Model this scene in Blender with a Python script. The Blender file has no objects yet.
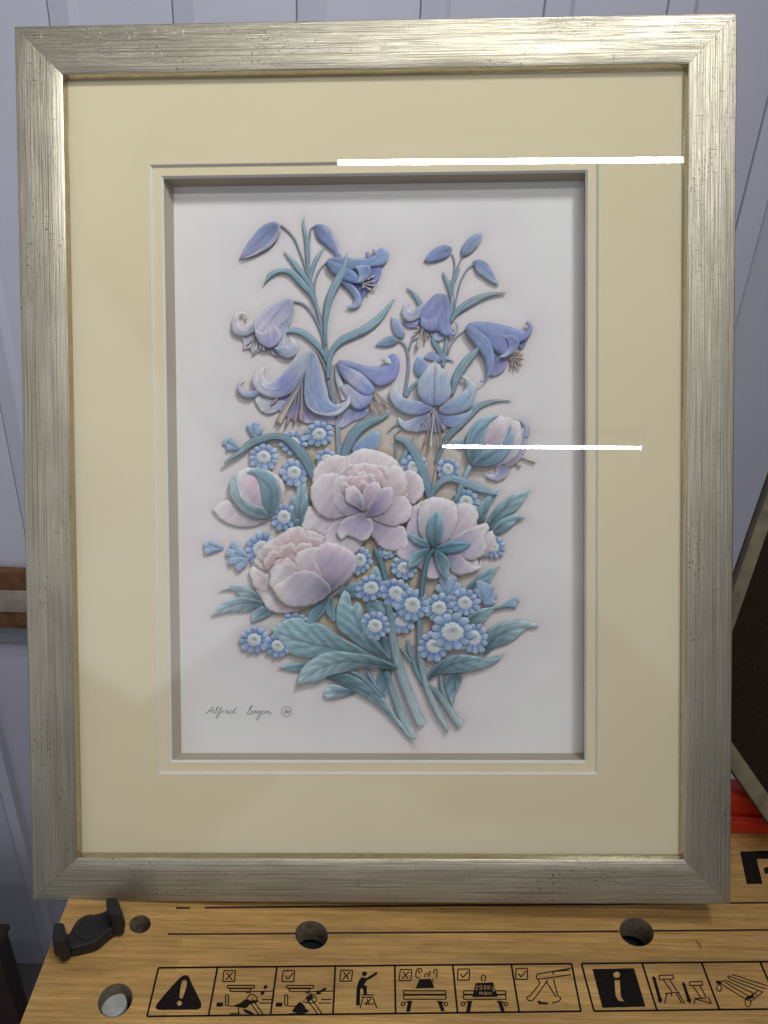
import bpy, math, random
import numpy as np
from mathutils import Matrix, Vector
from mathutils.geometry import delaunay_2d_cdt, tessellate_polygon
random.seed(5)
rng = np.random.default_rng(7)
scn = bpy.context.scene
COL = scn.collection

# ---------------------------------------------------------------- camera pose (metres; bench top is z = 0)
FL, CX, CY = 769.0, 384.0, 512.0
def unit(v): v = np.array(v, float); return v / np.linalg.norm(v)
Fv = unit([375 - CX, 103 - CY, FL])                    # along the bench, away from the viewer
Xv = unit([0.99785, 0.0245, 0.0585]); Xv = unit(Xv - Fv * (Xv @ Fv))
Nv = np.cross(Xv, Fv)                                  # up
R = np.array([Xv, Fv, Nv])                             # camera coords (x right, y down, z into view) -> world
W, H = 0.42, 0.52127
def _rot(v):
    th = np.linalg.norm(v); k = np.array(v) / th; K = np.array([[0, -k[2], k[1]], [k[2], 0, -k[0]], [-k[1], k[0], 0]])
    return np.eye(3) + np.sin(th) * K + (1 - np.cos(th)) * K @ K
_RM = _rot([0.03086936, 0.02016387, -0.00596967]) @ np.diag([1.0, -1.0, -1.0])
r1, r2, nz = _RM[:, 0], _RM[:, 1], _RM[:, 2]           # frame right, frame up, frame normal (towards the viewer)
tc = np.array([-0.00351466, 0.2350869, 0.462117])    # centre of the frame's lower front edge
DEPTH = 0.0225
low = tc - nz * DEPTH
CAMZ = -(Nv @ low) + 0.0004
CAM = np.array([0.0, 0.0, CAMZ]) - np.array([(R @ low)[0], (R @ low)[1], 0.0])
def w(v): return R @ np.asarray(v, float) + CAM
FO = w(tc); FR = np.array([R @ r1, R @ r2, R @ nz]).T  # frame local -> world
def ray(px, py): return R @ np.array([(px - CX) / FL, (py - CY) / FL, 1.0])
def FP(p, z):                                          # photo point -> frame local xy on the plane z (vectorised)
    p = np.atleast_2d(np.asarray(p, float)); z = np.broadcast_to(np.asarray(z, float), (len(p),))
    d = np.stack([(p[:, 0] - CX) / FL, (p[:, 1] - CY) / FL, np.ones(len(p))], 1) @ R.T @ FR
    c = (CAM - FO) @ FR
    k = (z - c[2]) / d[:, 2]
    q = c[None] + d * k[:, None]
    return q
def BP(px, py, z=0.0):                                 # photo point -> world point on the bench plane
    d = ray(px, py); k = (z - CAM[2]) / d[2]
    q = CAM + d * k; return (q[0], q[1], z)
def YP(px, py, y):                                     # photo point -> world point on the upright plane at y
    d = ray(px, py); k = (y - CAM[1]) / d[1]
    q = CAM + d * k; return (q[0], y, q[2])

# ---------------------------------------------------------------- objects
def tag(o, label=None, cat=None, group=None, kind=None):
    if label: o['label'] = label
    if cat: o['category'] = cat
    if group: o['group'] = group
    if kind: o['kind'] = kind
    return o
def mesh(name, verts, faces, mat, parent=None, smooth=False, cols=None, uvs=None, mats=None, fm=None):
    me = bpy.data.meshes.new(name)
    me.from_pydata([tuple(map(float, v)) for v in verts], [], [tuple(int(i) for i in f) for f in faces])
    for m in (mats or [mat]): me.materials.append(m)
    if fm is not None:
        for p, k in zip(me.polygons, fm): p.material_index = k
    if cols is not None:
        a = me.color_attributes.new('Col', 'FLOAT_COLOR', 'POINT')
        c = np.ones((len(verts), 4), np.float32); c[:, :3] = cols
        a.data.foreach_set('color', c.ravel())
    if uvs is not None:
        l = me.uv_layers.new(name='UVMap')
        vi = np.zeros(len(me.loops), np.int32); me.loops.foreach_get('vertex_index', vi)
        l.data.foreach_set('uv', np.asarray(uvs, np.float32)[vi].ravel())
    if smooth: me.polygons.foreach_set('use_smooth', [True] * len(me.polygons))
    me.update()
    o = bpy.data.objects.new(name, me); COL.objects.link(o)
    if parent is not None: o.parent = parent
    return o
def empty(name, loc, mat3=None):
    o = bpy.data.objects.new(name, None); COL.objects.link(o); o.empty_display_size = .05
    M = np.eye(4)
    if mat3 is not None: M[:3, :3] = mat3
    M[:3, 3] = loc
    o.matrix_world = Matrix(M.tolist()); return o
def box(x0, x1, y0, y1, z0, z1):
    v = [(x, y, z) for z in (z0, z1) for y in (y0, y1) for x in (x0, x1)]
    f = [(0, 2, 3, 1), (4, 5, 7, 6), (0, 1, 5, 4), (2, 6, 7, 3), (0, 4, 6, 2), (1, 3, 7, 5)]
    return v, f
def bevel(o, wdt, seg=2):
    m = o.modifiers.new('bevel', 'BEVEL'); m.width = wdt; m.segments = seg; m.limit_method = 'ANGLE'
    return o

# ---------------------------------------------------------------- materials
def new(name):
    m = bpy.data.materials.new(name); m.use_nodes = True
    nt = m.node_tree; b = nt.nodes['Principled BSDF']
    return m, nt, b
def N(nt, typ, **kw):
    n = nt.nodes.new(typ)
    for k, v in kw.items():
        if k in n.inputs.keys() if isinstance(k, str) else False: n.inputs[k].default_value = v
        else: setattr(n, k, v)
    return n
def lin(c):
    c = np.array(c, float) / 255.0
    return np.where(c <= .04045, c / 12.92, ((c + .055) / 1.055) ** 2.4)
LIT = 0.62                                             # print colours are read off the lit photograph
def alb(c): return np.clip(lin(c) / LIT, 0, .9)
def flat(name, c, rough=.6, metal=0, noise=0, scale=20, bump=0):
    m, nt, b = new(name)
    b.inputs['Base Color'].default_value = (*c, 1); b.inputs['Roughness'].default_value = rough; b.inputs['Metallic'].default_value = metal
    if noise or bump:
        t = N(nt, 'ShaderNodeTexCoord'); n = N(nt, 'ShaderNodeTexNoise'); n.inputs['Scale'].default_value = scale; n.inputs['Detail'].default_value = 6
        nt.links.new(t.outputs['Object'], n.inputs['Vector'])
        if noise:
            r = N(nt, 'ShaderNodeValToRGB')
            r.color_ramp.elements[0].position = .3; r.color_ramp.elements[1].position = .7
            r.color_ramp.elements[0].color = (*[x * (1 - noise) for x in c], 1); r.color_ramp.elements[1].color = (*[min(1, x * (1 + noise)) for x in c], 1)
            nt.links.new(n.outputs['Fac'], r.inputs['Fac']); nt.links.new(r.outputs['Color'], b.inputs['Base Color'])
        if bump:
            bp = N(nt, 'ShaderNodeBump'); bp.inputs['Strength'].default_value = bump; bp.inputs['Distance'].default_value = .001
            nt.links.new(n.outputs['Fac'], bp.inputs['Height']); nt.links.new(bp.outputs['Normal'], b.inputs['Normal'])
    return m
def print_mat(name, amount=.22, bump=.25, rough=.55, ku=.07, kv=.9):
    """printed, embossed card: vertex colour is the ink plus painted-in shade, fine veins follow the petal (UV)"""
    m, nt, b = new(name); L = nt.links.new
    a = N(nt, 'ShaderNodeAttribute'); a.attribute_name = 'Col'
    uv = N(nt, 'ShaderNodeUVMap'); uv.uv_map = 'UVMap'
    mp = N(nt, 'ShaderNodeMapping'); mp.inputs['Scale'].default_value = (ku, kv, 1)
    L(uv.outputs['UV'], mp.inputs['Vector'])
    n = N(nt, 'ShaderNodeTexNoise'); n.inputs['Scale'].default_value = 1; n.inputs['Detail'].default_value = 4; n.inputs['Roughness'].default_value = .6
    L(mp.outputs['Vector'], n.inputs['Vector'])
    r = N(nt, 'ShaderNodeMapRange'); r.inputs['From Min'].default_value = .3; r.inputs['From Max'].default_value = .7
    r.inputs['To Min'].default_value = 1 - amount; r.inputs['To Max'].default_value = 1 + amount * .8
    L(n.outputs['Fac'], r.inputs['Value'])
    mx = N(nt, 'ShaderNodeVectorMath'); mx.operation = 'SCALE'
    L(a.outputs['Color'], mx.inputs[0]); L(r.outputs['Result'], mx.inputs['Scale'])
    L(mx.outputs['Vector'], b.inputs['Base Color'])
    bp = N(nt, 'ShaderNodeBump'); bp.inputs['Strength'].default_value = bump; bp.inputs['Distance'].default_value = .0006
    L(n.outputs['Fac'], bp.inputs['Height']); L(bp.outputs['Normal'], b.inputs['Normal'])
    b.inputs['Roughness'].default_value = rough; b.inputs['Specular IOR Level'].default_value = .3
    return m
M_PETAL = print_mat('petal_print', .24, .25, kv=1.1)
M_LEAF = print_mat('leaf_print', .34, .4, kv=1.1)
M_PEONY = print_mat('peony_print', .13, .12, kv=1.3)
M_DAISY = print_mat('daisy_print', .24, .3, ku=.4, kv=1.0)
M_BACK = print_mat('backing_print', .02, .03, .7, .03, .03)
M_WHITE = flat('white_card_core', (.8, .79, .77), .6)
M_MAT = flat('cream_mat_card', tuple(lin((218, 206, 174)) / .82), .9, noise=.02, scale=9); M_MAT.node_tree.nodes['Principled BSDF'].inputs['Specular IOR Level'].default_value = .1
M_WALLCARD = flat('foam_spacer', tuple(lin((160, 150, 134)) / .75), .8)
M_INK = flat('pencil_ink', tuple(alb((95, 100, 115))), .7)
M_BLACKINK = flat('black_stamp_ink', (.010, .008, .007), .8, noise=.5, scale=700); M_BLACKINK.node_tree.nodes['Principled BSDF'].inputs['Specular IOR Level'].default_value = .12
M_LAMP, _nt, _b = new('lit_tube'); _b.inputs['Emission Color'].default_value = (1, .985, .96, 1); _b.inputs['Emission Strength'].default_value = 12; M_LAMP.cycles.emission_sampling = 'NONE'

def frame_mat():
    m, nt, b = new('champagne_silver_leaf'); L = nt.links.new
    uv = N(nt, 'ShaderNodeUVMap'); uv.uv_map = 'UVMap'
    def tex(sx, sy, detail=4, rough=.6):
        mp = N(nt, 'ShaderNodeMapping'); mp.inputs['Scale'].default_value = (sx, sy, 1); L(uv.outputs['UV'], mp.inputs['Vector'])
        n = N(nt, 'ShaderNodeTexNoise'); n.inputs['Scale'].default_value = 1; n.inputs['Detail'].default_value = detail; n.inputs['Roughness'].default_value = rough
        L(mp.outputs['Vector'], n.inputs['Vector']); return n.outputs['Fac']
    def rmp(src, p0, p1, v0, v1):
        r = N(nt, 'ShaderNodeMapRange'); r.interpolation_type = 'SMOOTHSTEP'
        for k, v in zip(('From Min', 'From Max', 'To Min', 'To Max'), (p0, p1, v0, v1)): r.inputs[k].default_value = v
        L(src, r.inputs['Value']); return r.outputs['Result']
    def mul(a_, b_):
        k = N(nt, 'ShaderNodeMath'); k.operation = 'MULTIPLY'; L(a_, k.inputs[0]); L(b_, k.inputs[1]); return k.outputs[0]
    streak = rmp(tex(6, 1250, 3, .6), .36, .52, .60, 1.0)       # long combed lines
    fine = rmp(tex(14, 3400, 3), .36, .58, .62, 1.04)
    cross = rmp(tex(1700, 95, 3, .7), .645, .675, 1.0, .25)    # short cracks across
    speck = rmp(tex(520, 640, 3, .7), .60, .63, 1.0, .06)
    patch = rmp(tex(22, 60, 3), .35, .65, .88, 1.05)
    # cracks and specks are clustered
    clus = rmp(tex(14, 30, 2), .50, .62, 0, 1)
    def clustered(v):
        k = N(nt, 'ShaderNodeMix'); k.data_type = 'FLOAT'; k.inputs[2].default_value = 1.0
        L(clus, k.inputs[0]); L(v, k.inputs[3]); return k.outputs[0]
    f = mul(mul(mul(streak, fine), patch), mul(cross, clustered(speck)))
    sc = N(nt, 'ShaderNodeMix'); sc.data_type = 'RGBA'
    sc.inputs[6].default_value = (.10, .085, .055, 1); sc.inputs[7].default_value = (.555, .525, .425, 1)
    L(f, sc.inputs[0]); L(sc.outputs[2], b.inputs['Base Color'])
    b.inputs['Metallic'].default_value = 1.0
    L(rmp(f, .3, 1, .52, .38), b.inputs['Roughness'])
    bp = N(nt, 'ShaderNodeBump'); bp.inputs['Strength'].default_value = .35; bp.inputs['Distance'].default_value = .0004
    L(f, bp.inputs['Height']); L(bp.outputs['Normal'], b.inputs['Normal'])
    return m
M_FRAME = frame_mat()
M_LIP = flat('polished_inner_lip', (.52, .46, .33), .25, .95, noise=.1, scale=200)

def glass_mat(refl):
    m = bpy.data.materials.new('clear_picture_glass'); m.use_nodes = True; nt = m.node_tree; nt.nodes.clear(); L = nt.links.new
    o = N(nt, 'ShaderNodeOutputMaterial'); t = N(nt, 'ShaderNodeBsdfTransparent'); t.inputs['Color'].default_value = (.985, .99, .988, 1)
    if not refl: L(t.outputs[0], o.inputs['Surface']); return m
    g = N(nt, 'ShaderNodeBsdfGlossy'); g.inputs['Roughness'].default_value = 0.0; g.inputs['Color'].default_value = (1, 1, 1, 1)
    lw = N(nt, 'ShaderNodeLayerWeight'); lw.inputs['Blend'].default_value = .5
    p = N(nt, 'ShaderNodeMath'); p.operation = 'POWER'; p.inputs[1].default_value = 5; L(lw.outputs['Facing'], p.inputs[0])
    k = N(nt, 'ShaderNodeMath'); k.operation = 'MULTIPLY_ADD'; k.inputs[1].default_value = .92; k.inputs[2].default_value = .08; L(p.outputs[0], k.inputs[0])
    mx = N(nt, 'ShaderNodeMixShader'); L(k.outputs[0], mx.inputs[0]); L(t.outputs[0], mx.inputs[1]); L(g.outputs[0], mx.inputs[2]); L(mx.outputs[0], o.inputs['Surface'])
    return m
M_GLASS = glass_mat(True); M_CLEAR = glass_mat(False)

def bamboo_mat():
    m, nt, b = new('bamboo_board'); L = nt.links.new
    t = N(nt, 'ShaderNodeTexCoord')
    def tex(s, d=5, r=.6):
        mp = N(nt, 'ShaderNodeMapping'); mp.inputs['Scale'].default_value = s; L(t.outputs['Object'], mp.inputs['Vector'])
        n = N(nt, 'ShaderNodeTexNoise'); n.inputs['Scale'].default_value = 1; n.inputs['Detail'].default_value = d; n.inputs['Roughness'].default_value = r
        L(mp.outputs['Vector'], n.inputs['Vector']); return n.outputs['Fac']
    g1 = tex((14, 420, 420)); g2 = tex((60, 1600, 1600), 3); g3 = tex((9, 40, 40), 4); g4 = tex((160, 420, 100), 4, .7)
    r = N(nt, 'ShaderNodeValToRGB'); e = r.color_ramp.elements
    e[0].position = .30; e[0].color = (.27, .145, .036, 1); e[1].position = .68; e[1].color = (.66, .41, .145, 1)
    e2 = r.color_ramp.elements.new(.5); e2.color = (.49, .285, .086, 1)
    ad = N(nt, 'ShaderNodeMath'); ad.operation = 'MULTIPLY_ADD'; ad.inputs[1].default_value = .45; L(g2, ad.inputs[0])
    s1 = N(nt, 'ShaderNodeMath'); s1.operation = 'MULTIPLY'; s1.inputs[1].default_value = .55; L(g1, s1.inputs[0]); L(s1.outputs[0], ad.inputs[2])
    L(ad.outputs[0], r.inputs['Fac'])
    mr = N(nt, 'ShaderNodeMapRange'); mr.inputs['From Min'].default_value = .3; mr.inputs['From Max'].default_value = .7; mr.inputs['To Min'].default_value = .72; mr.inputs['To Max'].default_value = 1.12; L(g3, mr.inputs['Value'])
    kn = N(nt, 'ShaderNodeMapRange'); kn.inputs['From Min'].default_value = .61; kn.inputs['From Max'].default_value = .70; kn.inputs['To Min'].default_value = 1; kn.inputs['To Max'].default_value = .62; L(g4, kn.inputs['Value'])
    q = N(nt, 'ShaderNodeMath'); q.operation = 'MULTIPLY'; L(mr.outputs[0], q.inputs[0]); L(kn.outputs[0], q.inputs[1])
    bk_ = N(nt, 'ShaderNodeTexBrick'); bk_.offset = .37; bk_.inputs['Color1'].default_value = (.86, .86, .86, 1); bk_.inputs['Color2'].default_value = (1.12, 1.12, 1.12, 1); bk_.inputs['Mortar'].default_value = (.80, .78, .74, 1)
    bk_.inputs['Scale'].default_value = 1; bk_.inputs['Mortar Size'].default_value = .00018; bk_.inputs['Mortar Smooth'].default_value = .6; bk_.inputs['Brick Width'].default_value = .31; bk_.inputs['Row Height'].default_value = .0072; L(t.outputs['Object'], bk_.inputs['Vector'])
    q2 = N(nt, 'ShaderNodeMath'); q2.operation = 'MULTIPLY'; L(q.outputs[0], q2.inputs[0]); L(bk_.outputs['Color'], q2.inputs[1]); q = q2
    dirt = N(nt, 'ShaderNodeMapRange'); dirt.inputs['From Min'].default_value = .60; dirt.inputs['From Max'].default_value = .72; dirt.inputs['To Min'].default_value = 1; dirt.inputs['To Max'].default_value = .72; L(tex((30, 90, 30), 8, .75), dirt.inputs['Value'])
    q3 = N(nt, 'ShaderNodeMath'); q3.operation = 'MULTIPLY'; L(q.outputs[0], q3.inputs[0]); L(dirt.outputs[0], q3.inputs[1]); q = q3
    v = N(nt, 'ShaderNodeVectorMath'); v.operation = 'SCALE'; L(r.outputs['Color'], v.inputs[0]); L(q.outputs[0], v.inputs['Scale'])
    L(v.outputs[0], b.inputs['Base Color']); b.inputs['Roughness'].default_value = .5
    bp = N(nt, 'ShaderNodeBump'); bp.inputs['Strength'].default_value = .15; bp.inputs['Distance'].default_value = .0005; L(g2, bp.inputs['Height']); L(bp.outputs[0], b.inputs['Normal'])
    return m
M_BAMBOO = bamboo_mat()

# ================================================================ THE FRAMED PICTURE
root = empty('framed_picture', FO, FR)
tag(root, 'large picture in a distressed champagne silver frame, paper bouquet under glass', 'framed picture')
def loc_rect(pts, z): q = FP(pts, z); return q
# --- moulding
def inner_rect():
    q = FP([(63, 72.5), (687.5, 67), (683.5, 859.5), (78, 857)], -.0008)
    x0 = (q[0, 0] + q[3, 0]) / 2; x1 = (q[1, 0] + q[2, 0]) / 2; y1 = (q[0, 1] + q[1, 1]) / 2; y0 = (q[2, 1] + q[3, 1]) / 2
    return x0, x1, y0, y1
ix0, ix1, iy0, iy1 = inner_rect()
ow = np.mean([ix0 + W / 2, W / 2 - ix1, iy0, H - iy1])
print('inner', ix0, ix1, iy0, iy1, 'rail', ow)
OUT = [(-W / 2, H), (W / 2, H), (W / 2, 0), (-W / 2, 0)]
prof = [(0, -DEPTH, 0), (0, -.0009, 0), (.0006, -.0003, 0), (.0018, -.0001, 0), (.35 * ow, .0001, 0), (.7 * ow, .0000, 0), (ow - .0016, -.0004, 0), (ow - .0004, -.0011, 0), (ow, -.0022, 1), (ow + .0006, -.0062, 1), (ow + .0006, -.0105, 1), (ow, -DEPTH, 1)]
def moulding():
    rails = []
    for k in range(4):
        A, B = np.array(OUT[k]), np.array(OUT[(k + 1) % 4])
        A1 = np.array([(ix0, iy1), (ix1, iy1), (ix1, iy0), (ix0, iy0)][k]); B1 = np.array([(ix0, iy1), (ix1, iy1), (ix1, iy0), (ix0, iy0)][(k + 1) % 4])
        verts, faces, uvs, fm = [], [], [], []
        Ln = np.linalg.norm(B - A); nseg = 24; dirn = (B - A) / Ln
        g = .00008
        for (o, z, _) in prof:
            t = o / ow
            a = A + (A1 - A) * t + dirn * g; b = B + (B1 - B) * t - dirn * g
            for s in range(nseg + 1):
                p = a + (b - a) * s / nseg
                verts.append((p[0], p[1], z)); uvs.append((p @ dirn + k * 3.1, o + (0 if z > -.003 else -z) + k * 1.7))
        n = nseg + 1
        for i in range(len(prof) - 1):
            for s in range(nseg):
                faces.append((i * n + s, (i + 1) * n + s, (i + 1) * n + s + 1, i * n + s + 1)); fm.append(1 if prof[i + 1][2] else 0)
        l = len(prof) - 1
        faces.append(tuple(i * n for i in range(len(prof)))); fm.append(0)
        faces.append(tuple(i * n + nseg for i in range(len(prof) - 1, -1, -1))); fm.append(0)
        for s in range(nseg): faces.append((l * n + s, 0 * n + s, 0 * n + s + 1, l * n + s + 1)); fm.append(0)
        o = mesh('frame_rail', verts, faces, None, root, smooth=False, uvs=uvs, mats=[M_FRAME, M_LIP], fm=fm)
        for p in o.data.polygons:
            p.use_smooth = True
        md = o.modifiers.new('edges', 'EDGE_SPLIT'); md.split_angle = math.radians(28)
moulding()
# --- mats
def avg_rect(px, z):
    q = FP(px, z); return ((q[0, 0] + q[3, 0]) / 2, (q[1, 0] + q[2, 0]) / 2, (q[2, 1] + q[3, 1]) / 2, (q[0, 1] + q[1, 1]) / 2)
def rc(r, d=0): x0, x1, y0, y1 = r; return [(x0 - d, y1 + d), (x1 + d, y1 + d), (x1 + d, y0 - d), (x0 - d, y0 - d)]
ZM = -.0060; T = .0015
w1 = avg_rect([(151.5, 162.5), (596, 164), (596.5, 773), (160.5, 772)], ZM)
w2 = avg_rect([(163.5, 177), (585.5, 172.5), (585.5, 761), (171, 760.5)], ZM - T - .0001)
bk = avg_rect([(174.5, 188), (584, 180), (583, 753), (180.5, 753)], -.0205)
print('win', w1, w2, bk)
def ring(name, outer, inner, z, mats, thick):
    """card with a window: face, 45 degree white bevel, back"""
    bw = .0011
    loops = [(outer, 0, z - thick), (outer, 0, z), (inner, bw, z), (inner, 0, z - thick)]
    v = []; 
    for r, d, zz in loops: v += [(x, y, zz) for x, y in rc(r, d)]
    f, fm = [], []
    for i in range(4):
        for k in range(4):
            a, b = i * 4 + k, i * 4 + (k + 1) % 4; j = (i + 1) % 4
            f.append((a, b, j * 4 + (k + 1) % 4, j * 4 + k)[::-1]); fm.append(1 if i == 2 else 0)
    return mesh(name, v, f, None, root, mats=mats, fm=fm)
bx = (ix0 - .006, ix1 + .006, iy0 - .006, iy1 + .006)
ring('outer_mat', bx, w1, ZM, [M_MAT, M_WHITE], T)
ring('inner_mat', bx, w2, ZM - T - .0001, [M_MAT, M_WHITE], T)
# spacer walls of the shadow box
zt, zb = ZM - 2 * T - .0002, -.0205
wo = (w2[0] - .0010, w2[1] + .0010, w2[2] - .0010, w2[3] + .0010)
v = [(x, y, zt) for x, y in rc(wo)] + [(x, y, zb) for x, y in rc(bk)] + [(x, y, zb) for x, y in rc(bx, -.001)] + [(x, y, zt) for x, y in rc(bx, -.001)]
f = []
for k in range(4):
    n = (k + 1) % 4
    f += [(k, n, 4 + n, 4 + k), (4 + k, 4 + n, 8 + n, 8 + k), (8 + k, 8 + n, 12 + n, 12 + k), (12 + k, 12 + n, n, k)]
mesh('spacer_wall', v, f, M_WALLCARD, root)
mesh('glass_pane', *box(ix0 - .004, ix1 + .004, iy0 - .004, iy1 + .004, -.0052, -.0046), None, root, mats=[M_CLEAR, M_GLASS], fm=[0, 1, 0, 0, 0, 0])

# ---------------------------------------------------------------- relief builder
ZB = -.0202
LV = .00115
def crom(pts, closed, step=1.3):
    """Catmull-Rom; a point flagged c is a sharp corner"""
    n = len(pts); out = []
    P = [np.array(p[:2], float) for p in pts]; C = [len(p) > 2 and p[2] for p in pts]
    rngk = range(n) if closed else range(n - 1)
    for i in rngk:
        p1, p2 = P[i], P[(i + 1) % n]
        p0 = P[i - 1] if (closed or i > 0) else p1; p3 = P[(i + 2) % n] if (closed or i + 2 < n) else p2
        if C[i]: p0 = p1 - (p2 - p1) * .3
        if C[(i + 1) % n]: p3 = p2 + (p2 - p1) * .3
        L = np.linalg.norm(p2 - p1); k = max(2, int(round(L / step)))
        t1 = (p2 - p0) * .5; t2 = (p3 - p1) * .5
        m1, m2 = np.linalg.norm(t1), np.linalg.norm(t2)
        if m1 > L: t1 *= L / m1
        if m2 > L: t2 *= L / m2
        for s in range(k):
            t = s / k; h1 = 2 * t**3 - 3 * t**2 + 1; h2 = t**3 - 2 * t**2 + t; h3 = -2 * t**3 + 3 * t**2; h4 = t**3 - t**2
            out.append(p1 * h1 + t1 * h2 + p2 * h3 + t2 * h4)
    if not closed: out.append(P[-1])
    return np.array(out)
def parse(s):
    r = []
    for t in s.split():
        c = t.endswith('c'); t = t.rstrip('c'); q = [float(x) for x in t.split(',')]
        r.append((q[0], q[1], c))
    return r
def segdist(p, poly, closed=True):
    a = poly if closed else poly[:-1]; b = np.roll(poly, -1, 0) if closed else poly[1:]
    ab = b - a; L = (ab**2).sum(1) + 1e-9
    ap = p[:, None] - a[None]; t = np.clip((ap * ab).sum(2) / L, 0, 1)
    q = a[None] + ab[None] * t[..., None]; d = np.linalg.norm(p[:, None] - q, axis=2); i = d.argmin(1); k = np.arange(len(p))
    cr = ab[i, 0] * (p[:, 1] - a[i, 1]) - ab[i, 1] * (p[:, 0] - a[i, 0])
    return d[k, i], (i + t[k, i]) / len(a), np.sign(cr)
def inside(p, poly):
    x, y = p[:, 0][:, None], p[:, 1][:, None]; x1, y1 = poly[:, 0][None], poly[:, 1][None]; x2, y2 = np.roll(x1, -1), np.roll(y1, -1)
    c = ((y1 > y) != (y2 > y)) & (x < (x2 - x1) * (y - y1) / (y2 - y1 + 1e-12) + x1)
    return c.sum(1) % 2 == 1
ALL = []
def ink(c, k=.90, m=.86):
    g = c @ np.array([.25, .6, .15]); return np.clip((g[:, None] + (c - g[:, None]) * k) * m, 0, .9)
PX = .0006
def mixc(a, b, t): t = np.clip(t, 0, 1)[:, None]; return a[None] * (1 - t) + b[None] * t if a.ndim == 1 else a * (1 - t) + b[None] * t
def relief(name, parent, pts, lv, h=1.4, Rr=6, c0=(120, 140, 190), c1=None, ce=None, ax=None, fan=False, mat=None, tilt=0, crease=0, ribs=0, jit=0, new_edge=1.6, stp=1.55, ek=.55, mid=None):
    """one cut and embossed piece of card; pts, ax in photo pixels, heights in mm"""
    P = parse(pts) if isinstance(pts, str) else pts
    out = crom(P, True, 1.4)
    if jit:
        s = np.linspace(0, 1, len(out), endpoint=False); c = out.mean(0); ph = rng.random(4) * 6.28
        nn = len(out) / 7
        wv = np.sin(s * 6.283 * round(nn) + ph[0]) * .6 + np.sin(s * 6.283 * round(nn * 1.7) + ph[1]) * .4
        dv = out - c; out = out + dv / (np.linalg.norm(dv, axis=1)[:, None] + 1e-6) * (wv * jit)[:, None]
    ALL.append(out)
    lo, hi = out.min(0), out.max(0)
    gx = np.arange(lo[0], hi[0], stp); gy = np.arange(lo[1], hi[1], stp * .87)
    G = np.array([(x + (stp / 2 if j % 2 else 0), y) for j, y in enumerate(gy) for x in gx]) if len(gx) and len(gy) else np.zeros((0, 2))
    if len(G):
        G = G[inside(G, out)]
    if len(G):
        d, _, _ = segdist(G, out); G = G[d > stp * .55]
    nb = len(out); pts2 = np.vstack([out, G])
    # ring close to the edge for a crisp rounded border
    r = delaunay_2d_cdt([Vector(p) for p in pts2], [], [list(range(nb))], 1, 1e-4)
    V = np.array([tuple(v) for v in r[0]]); F = [tuple(f) for f in r[2]]
    d, _, _ = segdist(V, out)
    A = crom(parse(ax), False, 2) if ax else None
    if A is None:
        A = np.array([out[0], out[len(out) // 2]])
    ad, s, sg = segdist(V, A, False)
    # extend s by projection beyond the ends
    h = h * .52; Rr = Rr * .85; e = np.clip(d / Rr, 0, 1); z = h * np.sqrt(np.maximum(0, 1 - (1 - e) ** 2))
    z = z + tilt * s - crease * np.exp(-(ad / 1.3) ** 2) * e
    if fan:
        dv = V - A[0]; ang = np.arctan2(dv[:, 1], dv[:, 0]); rad = np.linalg.norm(dv, axis=1)
        am = math.atan2(*(A[-1] - A[0])[::-1]); ang = (ang - am + math.pi) % (2 * math.pi) - math.pi
        cross = ang * 24; u = rad; s = np.clip((rad - rad.min() * .9) / (rad.max() - rad.min() * .9 + 1e-6), 0, 1)
    else:
        Ltot = np.linalg.norm(np.diff(A, axis=0), axis=1).sum(); cross = ad * sg; u = s * Ltot
    if ribs and mat is M_LEAF: vn = np.sin(u * .42 - ad * .70 + .9 * np.sin(u * .13 + len(out))); z = z + ribs * vn * e * np.clip(ad / 2, 0, 1)
    elif ribs: z = z + ribs * np.sin(cross * 1.15 + 1.3 * np.sin(u * .13)) * e
    zz = ZB + lv * LV + z * .001
    c0 = alb(c0); c1 = alb(c1) if c1 is not None else c0; 
    col = mixc(c0, c1, s)
    if mid is not None:
        col = mixc(col, alb(mid), np.exp(-((s - .5) / .22) ** 2))
    ce = alb(ce) if ce is not None else np.clip(c1 * 1.25, 0, .85)
    col = mixc(col, ce, np.exp(-(d / (new_edge * (1.35 if mat is M_PEONY else 1))) ** 2) * min(1, ek * 1.3))
    # soft blotchy watercolour variation
    ph = rng.random(4) * 6.28
    bl = 1 + .06 * np.sin(V[:, 0] * .21 + ph[0]) * np.sin(V[:, 1] * .17 + ph[1]) + .04 * np.sin(V[:, 0] * .5 + V[:, 1] * .4 + ph[2])
    col = col * bl[:, None]
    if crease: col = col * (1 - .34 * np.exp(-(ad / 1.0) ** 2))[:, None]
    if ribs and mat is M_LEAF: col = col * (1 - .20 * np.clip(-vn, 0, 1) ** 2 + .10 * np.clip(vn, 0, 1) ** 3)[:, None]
    if mat is None or mat is M_PETAL:                 # drawn veins of the lilies
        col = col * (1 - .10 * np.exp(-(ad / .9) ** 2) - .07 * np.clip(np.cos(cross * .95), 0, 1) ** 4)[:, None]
    if mat is M_PEONY:
        col = col * (1 - .05 * np.clip(np.cos(cross * 1.6 + .4 * np.sin(u)), 0, 1) ** 3 * np.clip(s * 1.6, 0, 1))[:, None]
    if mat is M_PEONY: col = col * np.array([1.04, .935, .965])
    if mat is M_LEAF: col = col * (1 - .22 * np.exp(-((s) / .35) ** 2))[:, None]
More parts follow.
